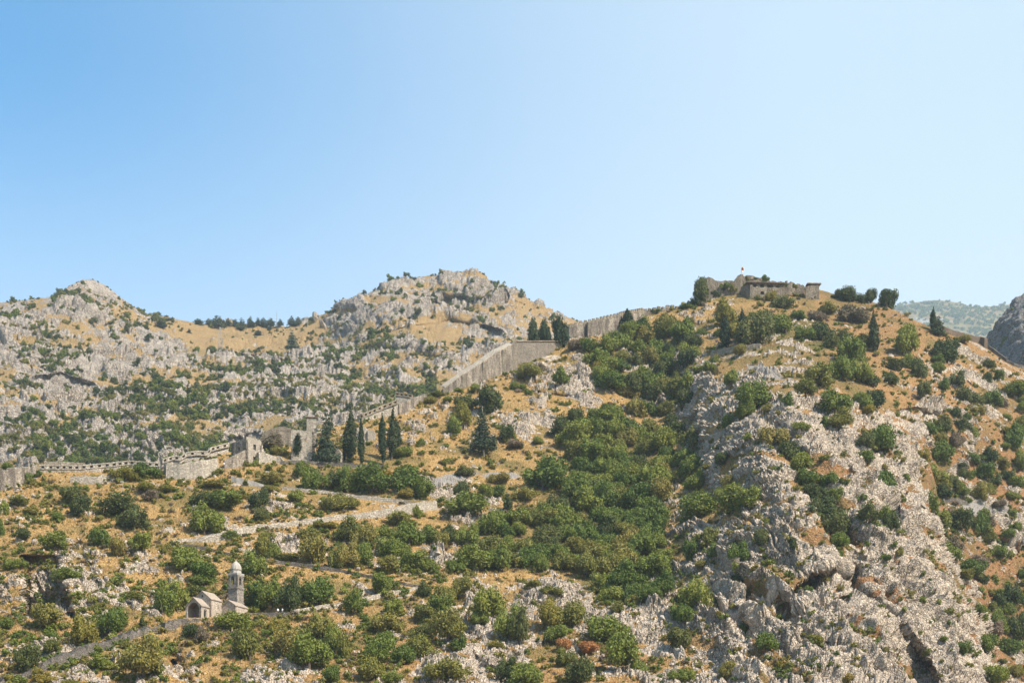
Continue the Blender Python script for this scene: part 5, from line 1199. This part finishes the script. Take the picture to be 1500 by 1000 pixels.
# annex
A0, AB, AW, AL, AE, AR = 6.15, 9.0, 4.9, 6.0, 3.5, 1.25
bm = bmesh.new(); panel(bm, L3(A0, AB, -2), a, AW, AE + 2, [(2.1, 2.7, 3.6, 4.3)], 0.5, b); gable(bm, L3(A0, AB, AE), a, AW, AR, 0.5, b); annex = bm_obj('annex', finish(bm), M['church'], ch, world=True)
bm = bmesh.new(); panel(bm, L3(A0 + AW, AB, -2), b, AL, AE + 2, [(3.2, 4.0, 3.3, 4.2)], 0.5, -a); bm_obj('side_wall', finish(bm), M['church'], annex, world=True)
bm = bmesh.new(); panel(bm, L3(A0, AB + 0.5, -2), b, AL - 0.5, AE + 2, [], 0.5, a); bm_obj('side_wall', finish(bm), M['church'], annex, world=True)
bm = bmesh.new(); bm_box(bm, L3(A0 + 2.4, AB + 0.55, 1.5), 0.9, 0.1, 0.9, a); bm_obj('window', bm, DARK, annex, world=True)
bm = bmesh.new(); bm_box(bm, L3(A0 + AW - 0.55, AB + 3.6, 1.2), 0.1, 1.1, 1.1, a); bm_obj('window', bm, DARK, annex, world=True)
roof_pair(L3(A0, AB, 0), a, b, AW, AL, AE, AR, 0.2, 0.2, M['slab'], annex)
bm = bmesh.new(); bm_box(bm, L3(A0 + AW + 2.2, AB + 5.2, -2), 4.2, 1.0, 4.2, a, 0.05); bm_obj('yard_wall', bm, M['church'], annex, world=True)
# bell tower
TW = 3.2; TX, TY = 5.45, 13.0; tz = 12.9
TC = L3(TX + TW / 2, TY + TW / 2, 0)
bm = bmesh.new(); bm_box(bm, TC - up * 2, TW, TW, 8.3 + 2, a); tower = bm_obj('bell_tower', bm, M['tower'], ch, world=True)
def cornice(z, ext, h=0.28):
    bm = bmesh.new(); bm_box(bm, TC + up * z, TW + ext, TW + ext, h, a); bm_box(bm, TC + up * (z - h * 0.8), TW + ext * 0.5, TW + ext * 0.5, h * 0.8 - 0.004, a); bm_obj('cornice', bm, M['dome'] if z > 11 else M['tower'], tower, world=True)
cornice(4.9, 0.3); cornice(8.3, 0.42)
for (o_, du, ni) in ((L3(TX, TY, 8.55), a, b), (L3(TX + TW, TY, 8.55), b, -a), (L3(TX, TY + TW, 8.55), a, -b), (L3(TX, TY, 8.55), b, a)):
    bm = bmesh.new(); panel(bm, Vector(o_), du, TW, 3.1, [(1.0, 2.2, 0.6, 2.15)], 0.45, ni); finish(bm); bm_obj('belfry_wall', bm, M['tower'], tower, world=True)
    bm = bmesh.new(); hw = 0.6; cpt = Vector(o_) + du * 1.6 + up * 2.15 - ni * 0.03
    arcp = [cpt + du * (-hw * math.cos(math.pi * k / 8)) + up * (hw * 0.8 * math.sin(math.pi * k / 8)) for k in range(9)]
    vs = [bm.verts.new(p) for p in arcp]; bm.faces.new(vs); bm_obj('belfry_arch', bm, DARK, tower, world=True)
bm = bmesh.new(); bm_tube(bm, [TC + up * 9.2, TC + up * 9.5, TC + up * 10.2, TC + up * 10.6], [0.5, 0.42, 0.3, 0.1], 12); bm_obj('bell', bm, M['metal'], tower, world=True)
cornice(11.65, 0.3, 0.3)
bm = bmesh.new(); bm_tube(bm, [TC + up * 11.9, TC + up * 12.75], [1.66, 1.64], 8); bm_obj('drum', bm, M['dome'], tower, world=True)
bm = bmesh.new(); bm_tube(bm, [TC + up * 12.7, TC + up * 12.9], [1.76, 1.74], 8); bm_obj('cornice', bm, M['tower'], tower, world=True)
bm = bmesh.new(); prof = [(1.66, 12.9), (1.64, 13.2), (1.54, 13.6), (1.32, 14.0), (0.98, 14.4), (0.55, 14.7), (0.2, 14.9), (0.10, 15.15), (0.02, 15.4)]
bm_tube(bm, [TC + up * z for r, z in prof], [r for r, z in prof], 12); bm_obj('dome', bm, M['dome'], tower, world=True)

ch.scale = CH_S

# ---- lamps, pylon and mast
for u, vb, vt, lab in ((180.5, 729, 705, 'slim pale lamp post above the large dark tree'), (393, 709, 690.5, 'slim pale lamp post beside the white stepped wall')):
    q = gnd(u, vb); H = (vb - vt) * px_m(q.y); e = empty('lamp_post', q, lab, 'lamp post')
    bm = bmesh.new(); bm_tube(bm, [(0, 0, -0.5), (0, 0, H)], [0.09, 0.06], 8); bm_obj('pole', bm, M['palebark'], e)
    bm = bmesh.new(); bm_box(bm, (-0.3, 0, H - 0.08), 1.1, 0.3, 0.14, (1, 0)); bm_box(bm, (-0.1, 0, H - 0.16), 0.5, 0.12, 0.08, (1, 0)); bm_obj('lamp_head', bm, M['lampglass'], e)
q = bgm.at(323, 511); mm = px_m(q.y); H = 33 * mm; e = empty('pylon', q, 'pale lattice power pylon on the golden saddle slope', 'pylon')
bm = bmesh.new(); wd = lambda z: 1.9 * (1 - z / H) + 0.35
zs = np.linspace(-0.5, H, 9)
for sx, sy in ((-1, -1), (1, -1), (1, 1), (-1, 1)): bm_tube(bm, [(sx * wd(z), sy * wd(z), z) for z in zs], [0.08] * len(zs), 4)
bm_obj('mast', bm, M['metal'], e); bm = bmesh.new()
for z0, z1 in zip(zs[:-1], zs[1:]):
    for (p0, p1) in (((-1, -1), (1, -1)), ((1, -1), (1, 1)), ((1, 1), (-1, 1)), ((-1, 1), (-1, -1))):
        bm_tube(bm, [(p0[0] * wd(z0), p0[1] * wd(z0), z0), (p1[0] * wd(z1), p1[1] * wd(z1), z1)], [0.045, 0.045], 4); bm_tube(bm, [(p1[0] * wd(z0), p1[1] * wd(z0), z0), (p0[0] * wd(z1), p0[1] * wd(z1), z1)], [0.045, 0.045], 4)
tag(bm_obj('bracing', bm, M['metal'], e), kind='stuff')
for z in (H * 0.72, H * 0.86):
    bm = bmesh.new(); bm_tube(bm, [(-3.6, 0, z), (0, 0, z + 0.5), (3.6, 0, z)], [0.08, 0.14, 0.08], 5); bm_obj('crossarm', bm, M['metal'], e)
q = bgm.at(406, 480); mm = px_m(q.y); H = 26 * mm; e = empty('antenna_mast', q, 'thin antenna mast rising behind the saddle pines', 'mast')
bm = bmesh.new(); bm_tube(bm, [(0, 0, -1), (0, 0, H)], [0.30, 0.10], 6); bm_obj('pole', bm, M['metal'], e)
for z in (0.55, 0.75, 0.9):
    bm = bmesh.new(); bm_tube(bm, [(-1.3, 0, H * z), (1.3, 0, H * z)], [0.09, 0.09], 4); bm_obj('antenna', bm, M['metal'], e)

# ---- people
SKIN = NT('skin').out((0.45, 0.28, 0.2), 0.6); HAIR = NT('hair').out((0.05, 0.035, 0.025), 0.8)
def person(loc, shirt, trousers, label, rz=0.0, arm=0.25, stride=0.12):
    e = empty('person', loc, label, 'person', None, rz)
    J = {'pel': (0, 0, .95, .15), 'sp': (0, .01, 1.15, .135), 'ch': (0, 0, 1.36, .155), 'nk': (0, 0, 1.50, .06), 'hd': (0, -.01, 1.62, .095), 'tp': (0, 0, 1.72, .075)}
    E = [('pel', 'sp'), ('sp', 'ch'), ('ch', 'nk'), ('nk', 'hd'), ('hd', 'tp')]
    for s, n_ in ((-1, 'l'), (1, 'r')):
        J.update({n_ + 'h': (.09 * s, 0, .88, .095), n_ + 'k': (.10 * s, -.04 + s * stride * .5, .50, .065), n_ + 'a': (.10 * s, s * stride, .09, .045), n_ + 't': (.11 * s, s * stride - .17, .04, .035),
                  n_ + 's': (.18 * s, 0, 1.40, .06), n_ + 'e': (.24 * s, .02 - s * arm * .3, 1.13, .045), n_ + 'w': (.25 * s, -.10 - s * arm * .5, .91, .032), n_ + 'p': (.25 * s, -.13 - s * arm * .5, .83, .035)})
        E += [('pel', n_ + 'h'), (n_ + 'h', n_ + 'k'), (n_ + 'k', n_ + 'a'), (n_ + 'a', n_ + 't'), ('ch', n_ + 's'), (n_ + 's', n_ + 'e'), (n_ + 'e', n_ + 'w'), (n_ + 'w', n_ + 'p')]
        px, py, pz, _ = J[n_ + 'p']
        for f in range(5):
            o1 = (px, py + (f - 2) * .019, pz - (.045 if f else .01)); l = (.02, .042, .05, .045, .035)[f]
            if f == 0: o1 = (px - .01 * s, py - .045, pz + .01)
            J[n_ + 'f%d' % f] = (*o1, .010); J[n_ + 'g%d' % f] = (o1[0] - .008 * s, o1[1] - .006, o1[2] - l, .008); E += [(n_ + 'p', n_ + 'f%d' % f), (n_ + 'f%d' % f, n_ + 'g%d' % f)]
    names = list(J); me = bpy.data.meshes.new('body'); me.from_pydata([J[k][:3] for k in names], [(names.index(x), names.index(y)) for x, y in E], [])
    o = bpy.data.objects.new('body', me); COL.objects.link(o)
    md = o.modifiers.new('skin', 'SKIN'); 
    for k, nm in enumerate(names): me.skin_vertices[0].data[k].radius = (J[nm][3], J[nm][3]); me.skin_vertices[0].data[k].use_root = (nm == 'pel')
    o.modifiers.new('sub', 'SUBSURF').levels = 1
    dg = bpy.context.evaluated_depsgraph_get(); nm = bpy.data.meshes.new_from_object(o.evaluated_get(dg)); o.modifiers.clear(); o.data = nm; nm.name = 'body'
    nm.materials.clear()
    for m_ in (SKIN, NT('shirt').out(shirt, 0.8), NT('trousers').out(trousers, 0.8), HAIR): nm.materials.append(m_)
    for pl in nm.polygons:
        z = pl.center.z; x = abs(pl.center.x)
        pl.material_index = 3 if (z > 1.66 or (z > 1.58 and pl.center.y > .03)) else (0 if z > 1.49 else (0 if x > .2 and z < 1.2 else (1 if z > .96 else (2 if z > .12 else 3))))
    nm.shade_smooth(); o.parent = e
    hm = bmesh.new(); bmesh.ops.create_icosphere(hm, subdivisions=2, radius=0.108); [setattr(v_, 'co', v_.co + Vector((0, .015, 1.655))) for v_ in hm.verts]
    bmesh.ops.delete(hm, geom=[v_ for v_ in hm.verts if v_.co.z < 1.60 or (v_.co.y < -.05 and v_.co.z < 1.69)], context='VERTS'); bm_obj('hair', hm, HAIR, e)
    return e
def on_path(u, v, back): 
    Y = float(fg_depth(np.array(float(u)), np.array(float(v)))) + back; return Vector(((u - 750) / FPX * Y, Y, ZC + (VH - v) / FPX * Y))
person(on_path(407, 899.5, -1.2), (0.78, 0.78, 0.78), (0.06, 0.06, 0.09), 'person in white shirt walking on the chapel path, dark trousers', 0.3)
person(on_path(413.5, 899.5, -1.2), (0.74, 0.74, 0.76), (0.05, 0.07, 0.12), 'person in white shirt walking behind another towards the chapel', -0.4)
person(L3s(12.6, 13.2, 0.1), (0.12, 0.30, 0.55), (0.5, 0.5, 0.5), 'person in blue shirt standing by the chapel yard', 0.8)
person(L3s(13.9, 13.0, 0.1), (0.60, 0.08, 0.06), (0.55, 0.5, 0.45), 'person in red shirt standing by the chapel yard', -0.3)
person(L3s(1.6, 2.2, 0.0), (0.22, 0.10, 0.26), (0.10, 0.09, 0.14), 'person in purple shirt standing inside the chapel porch', 0.6)
person(L3s(3.0, 2.6, 0.0), (0.5, 0.47, 0.42), (0.08, 0.08, 0.10), 'person in pale shirt standing inside the chapel porch', -0.6)
person(on_path(328, 684, -2.5), (0.72, 0.72, 0.72), (0.12, 0.12, 0.16), 'person in white shirt on the stair by the tower house', 0.2)

# ------------------------------------------------------------------ scatter of what nobody could count
def template_collection(name, meshes, mat):
    c = bpy.data.collections.new(name)
    for k, me in enumerate(meshes):
        m2 = me.copy(); m2.materials.clear(); m2.materials.append(mat); c.objects.link(bpy.data.objects.new('%s_%02d' % (name, k), m2))
    return c
def scatter(name, pts, scl, coll, ncoll, kindtag='stuff', zs=None):
    n = len(pts); me = bpy.data.meshes.new(name); me.vertices.add(n); me.vertices.foreach_set('co', np.asarray(pts, np.float32).reshape(-1))
    for nm, typ, arr in (('scl', 'FLOAT_VECTOR', np.stack([scl, scl, scl * (zs if zs is not None else 1)], -1)), ('rot', 'FLOAT', RNG.uniform(0, 6.28, n)), ('idx', 'INT', RNG.integers(0, ncoll, n))):
        at = me.attributes.new(nm, typ, 'POINT'); at.data.foreach_set('vector' if typ == 'FLOAT_VECTOR' else 'value', np.asarray(arr, np.int32 if typ == 'INT' else np.float32).reshape(-1))
    o = bpy.data.objects.new(name, me); COL.objects.link(o); tag(o, kind=kindtag)
    g = bpy.data.node_groups.new(name, 'GeometryNodeTree'); g.interface.new_socket('Geometry', in_out='INPUT', socket_type='NodeSocketGeometry'); g.interface.new_socket('Geometry', in_out='OUTPUT', socket_type='NodeSocketGeometry')
    N = g.nodes.new; gi, go = N('NodeGroupInput'), N('NodeGroupOutput'); ip = N('GeometryNodeInstanceOnPoints'); ci = N('GeometryNodeCollectionInfo'); ci.inputs[0].default_value = coll; ci.inputs['Separate Children'].default_value = True; ci.inputs['Reset Children'].default_value = True
    def attr(nm, typ):
        a_ = N('GeometryNodeInputNamedAttribute'); a_.data_type = typ; a_.inputs[0].default_value = nm; return a_.outputs[0]
    ip.inputs['Pick Instance'].default_value = True; cx = N('ShaderNodeCombineXYZ')
    ln = g.links.new; ln(gi.outputs[0], ip.inputs['Points']); ln(ci.outputs[0], ip.inputs['Instance']); ln(attr('idx', 'INT'), ip.inputs['Instance Index']); ln(attr('rot', 'FLOAT'), cx.inputs[2]); ln(cx.outputs[0], ip.inputs['Rotation']); ln(attr('scl', 'FLOAT_VECTOR'), ip.inputs['Scale']); ln(ip.outputs[0], go.inputs[0])
    o.modifiers.new('scatter', 'NODES').node_group = g; return o
def tuft_mesh(seed, n=14, spread=0.55, h=1.0):
    rng = np.random.default_rng(seed); V, F = [], []
    for k in range(n):
        a = rng.uniform(0, 6.28); r = rng.uniform(0, spread); x, y = math.cos(a) * r, math.sin(a) * r; l = h * rng.uniform(.5, 1); d = rng.uniform(0, 6.28); w_ = 0.09
        tx, ty = x + math.cos(d) * .35 * l, y + math.sin(d) * .35 * l; V += [(x - w_ * math.sin(d), y + w_ * math.cos(d), -.1), (x + w_ * math.sin(d), y - w_ * math.cos(d), -.1), (tx, ty, l)]; F.append((3 * k, 3 * k + 1, 3 * k + 2))
    me = bpy.data.meshes.new('tuft'); me.from_pydata(V, [], F); return me
SM = [bush_template(700 + k, 6, 170, 0.16, 1.15, 0.0)[0] for k in range(5)]
MS = [bush_template(720 + k, 8, 420, 0.11, 1.25, 0.0)[0] for k in range(6)]
c_grass = template_collection('dry_grass_tufts', [tuft_mesh(s) for s in range(5)], M['straw'])
c_g = template_collection('scrub_green', SM, M['green']); c_o = template_collection('scrub_olive', SM, M['olive']); c_b = template_collection('scrub_dry', SM, M['dry']); c_y = template_collection('scrub_yellow', SM, M['bright'])
c_mg = template_collection('mountain_green', MS, M['green']); c_md = template_collection('mountain_dark', MS, M['dark_green']); c_mo = template_collection('mountain_olive', MS, M['olive'])
Pf = fg.P[:fg.n_vis].reshape(-1, 3); nv = len(Pf); Uf = fg.U[:fg.n_vis].ravel(); Vf = fg.V[:fg.n_vis].ravel(); rkf = fg_rock[:nv]; cal = fg_calm[:nv]; sc_f = fg_cover[:nv, 1]
inside = (Uf > -280) & (Uf < 1740) & (Vf < 1060)
area = np.ones(nv); area[(Uf < -20) | (Uf > 1520)] = 5.0
def pick(weight, n):
    w_ = np.cumsum(weight * inside * (area if len(weight) == nv else 1)); return np.searchsorted(w_, RNG.uniform(0, w_[-1], n))
clump = sstep(-0.15, 0.35, fbm(Pf / 5.0, 3, 300)); clump2 = sstep(-0.1, 0.4, fbm(Pf / 9.0, 3, 310))
ids = pick((1 - rkf) ** 2 * (0.25 + clump) * (1 - sc_f) * sstep(2, 6, cal), 30000)
scatter('dry_grass', Pf[ids], RNG.uniform(0.35, 0.85, len(ids)), c_grass, 5)
for nm, cc, seed, n, lo, hi, wgt in (('green_scrub', c_g, 320, 4000, 0.5, 1.7, 1.0), ('olive_scrub', c_o, 330, 6200, 0.4, 1.7, 1.0), ('dry_scrub', c_b, 340, 1800, 0.4, 1.3, 1.0), ('yellow_scrub', c_y, 350, 1500, 0.4, 1.1, 1.0)):
    cl = sstep(0.0, 0.4, fbm(Pf / 11.0, 3, seed)); ids = pick((0.12 + cl) * (1.15 - 0.85 * rkf) * (1 - sc_f) * sstep(0.5, 4, cal), n)
    s = RNG.uniform(0, 1, len(ids)) ** 2 * (hi - lo) + lo; scatter(nm, Pf[ids], s, cc, 5)
# mountain scrub
Pb = bgm.P[:bgm.n_vis].reshape(-1, 3); Ub = bgm.U[:bgm.n_vis].ravel(); Vb = bgm.V[:bgm.n_vis].ravel(); rb = bg_cover[:len(Pb), 0]
inside = (Ub > -80) & (Ub < 860)
den = 0.10 + 0.0 * Ub
for (cu, cv, ru, rv, k) in [(100, 660, 190, 40, .7), (250, 600, 120, 40, .8), (320, 580, 90, 30, 1.0), (300, 650, 110, 30, .9), (470, 600, 120, 40, 1.0), (540, 600, 90, 50, .8), (540, 510, 60, 25, .7), (60, 520, 50, 30, .8), (470, 535, 60, 20, .6), (650, 520, 80, 25, .5), (700, 440, 100, 25, .35),
                          (150, 450, 70, 30, .45), (190, 480, 60, 30, .5), (600, 560, 50, 25, .6), (340, 540, 60, 20, .7), (740, 500, 60, 20, .4), (20, 480, 40, 30, .5)]:
    den = np.maximum(den, k * np.exp(-((Ub - cu) / ru) ** 2 - ((Vb - cv) / rv) ** 2))
for (cu, cv, ru, rv) in [(330, 490, 90, 16), (150, 580, 0.1, 0.1), (365, 635, 40, 14), (640, 490, 70, 10)]: den *= 1 - 0.85 * np.exp(-(((Ub - cu) / ru) ** 2 + ((Vb - cv) / rv) ** 2) ** 2)
for nm, cc, seed, n, lo, hi in (('mountain_scrub', c_mg, 400, 2600, 1.2, 4.2), ('dark_mountain_scrub', c_md, 405, 1700, 1.3, 4.6), ('olive_mountain_scrub', c_mo, 420, 3800, 0.8, 3.0)):
    cl = sstep(-0.05, 0.3, fbm(Pb / 30.0, 3, 400 + (seed > 410))) ** 1.3
    ids = pick(den * (0.06 + cl), n); s = lo + (hi - lo) * RNG.uniform(0, 1, len(ids)) ** 1.8; scatter(nm, Pb[ids] - np.array([0, 0, 0.3]), s, cc, 6, zs=RNG.uniform(0.8, 1.25, len(ids)))
# small gnarled shrubs along the mountain crest
crest = [k for k in range(0, len(bus)) if -20 < bus[k] < 850]
ids = np.array(crest)[RNG.integers(0, len(crest), 90)]; scatter('crest_scrub', bgm.P[bgm.n_vis - 2][ids], RNG.uniform(0.6, 2.0, 90), c_md, 6)
# trees of the far hill, and scrub of the far cliff
Pq = far.P[:far.n_vis].reshape(-1, 3); inside = np.ones(len(Pq), bool); ids = pick(0.25 + 2.2 * (1 - far.rock[:len(Pq)]), 5200)
scatter('far_woodland', Pq[ids], RNG.uniform(5, 13.0, len(ids)), c_mg, 6)
Pq = cliff.P[:cliff.n_vis].reshape(-1, 3); inside = np.ones(len(Pq), bool); cl = sstep(0.0, 0.35, fbm(Pq / 26.0, 3, 500)); ids = pick(0.05 + cl, 900)
scatter('cliff_scrub', Pq[ids], RNG.uniform(0.8, 2.6, len(ids)), c_mg, 6)

# ------------------------------------------------------------------ loose boulders, one by one
def boulder_mesh(seed):
    rng = np.random.default_rng(seed); bm = bmesh.new(); bmesh.ops.create_icosphere(bm, subdivisions=3, radius=1)
    co = np.array([v.co[:] for v in bm.verts]); pl = rng.normal(size=(13, 3)); pl /= np.linalg.norm(pl, axis=1, keepdims=True); off = rng.uniform(0.55, 0.9, 13)
    for q, d in zip(pl, off):
        t = co @ q; co = co - np.where(t > d, (t - d), 0)[:, None] * q
    co *= (1 + 0.10 * fbm(co * 2.2 + seed, 3, seed))[:, None]; co *= np.array([1, rng.uniform(.7, 1), rng.uniform(.55, .85)])
    for v, c_ in zip(bm.verts, co): v.co = c_
    me = bpy.data.meshes.new('boulder'); bm.to_mesh(me); bm.free(); me.materials.append(M['boulder']); return me
t = NT('boulder_limestone'); co_ = t.n('ShaderNodeNewGeometry').outputs['Position']; n1 = t.noise(co_, 0.8, 4); n2 = t.noise(co_, 4.0, 3)
cc_ = t.mix(t.ramp(n1, [(0.35, 0.0), (0.6, 1.0)]), (0.26, 0.225, 0.19), (0.42, 0.365, 0.31)); M['boulder'] = t.out(cc_, 0.95, t.bump(n2, 0.8, 0.3), 0.1)
BM_ = [boulder_mesh(40 + k) for k in range(7)]
BL = [(892, 988, 24, 'large pale boulder on the lower rocky slope'), (1040, 700, 12, ''), (640, 812, 14, ''), (645, 830, 12, ''), (690, 765, 12, ''), (712, 762, 10, ''), (262, 845, 14, ''), (245, 868, 16, ''), (225, 880, 10, ''), (470, 737, 12, ''), (455, 740, 9, ''), (405, 762, 10, ''),
      (420, 752, 12, ''), (445, 757, 11, ''), (300, 755, 9, ''), (330, 760, 12, ''), (50, 728, 14, ''), (70, 722, 10, ''), (640, 955, 14, ''), (700, 900, 13, ''), (725, 960, 15, ''), (705, 985, 12, ''), (625, 980, 14, ''), (600, 990, 10, ''), (560, 835, 12, ''), (530, 825, 10, ''), (525, 835, 13, ''),
      (690, 872, 12, ''), (705, 862, 11, ''), (790, 880, 12, ''), (815, 862, 13, ''), (845, 985, 10, ''), (970, 905, 16, ''), (965, 915, 12, ''), (1055, 870, 12, ''), (360, 985, 12, ''), (385, 995, 14, ''), (415, 985, 12, ''), (395, 970, 10, ''), (1420, 560, 10, ''), (1405, 535, 9, ''), (800, 585, 12, ''), (780, 600, 12, ''),
      (835, 545, 9, ''), (860, 560, 10, ''), (865, 590, 11, ''), (1330, 900, 12, ''), (985, 975, 13, ''), (1000, 960, 10, ''), (180, 855, 12, ''), (165, 870, 10, ''), (205, 840, 10, ''), (30, 890, 12, ''), (20, 895, 10, ''), (85, 935, 10, ''), (95, 940, 8, ''), (350, 765, 9, ''), (250, 730, 8, ''), (215, 725, 9, '')]
for k, (u, v, wp, lab) in enumerate(BL):
    p = gnd(u, v); m = px_m(p.y); s = wp * m / 2.4
    lb = lab or ('pale limestone boulder ' + zone(u, v))
    o = bpy.data.objects.new('boulder', BM_[k % 7]); COL.objects.link(o); o.location = p + Vector((0, 0.2 * s, 0.25 * s)); o.scale = (s, s, s * random.uniform(.8, 1.1)); o.rotation_euler = (random.uniform(-.3, .3), random.uniform(-.3, .3), random.uniform(0, 6.28))
    tag(o, lb, 'boulder', None if lab else lb)

# ------------------------------------------------------------------ haze: one box of even summer air around everything
hz = bmesh.new(); bm_box(hz, (0, 4000, 7.5), 15000, 9000, 2600, (1, 0)); hzo = bm_obj('haze', hz); tag(hzo, kind='stuff')
hm_ = bpy.data.materials.new('summer_haze'); hm_.use_nodes = True; ht = hm_.node_tree; ht.nodes.clear()
pv = ht.nodes.new('ShaderNodeVolumePrincipled'); pv.inputs['Color'].default_value = (0.68, 0.85, 1.0, 1); pv.inputs['Density'].default_value = HAZE; pv.inputs['Anisotropy'].default_value = 0.25
ho_ = ht.nodes.new('ShaderNodeOutputMaterial'); ht.links.new(pv.outputs[0], ho_.inputs['Volume']); hzo.data.materials.append(hm_)
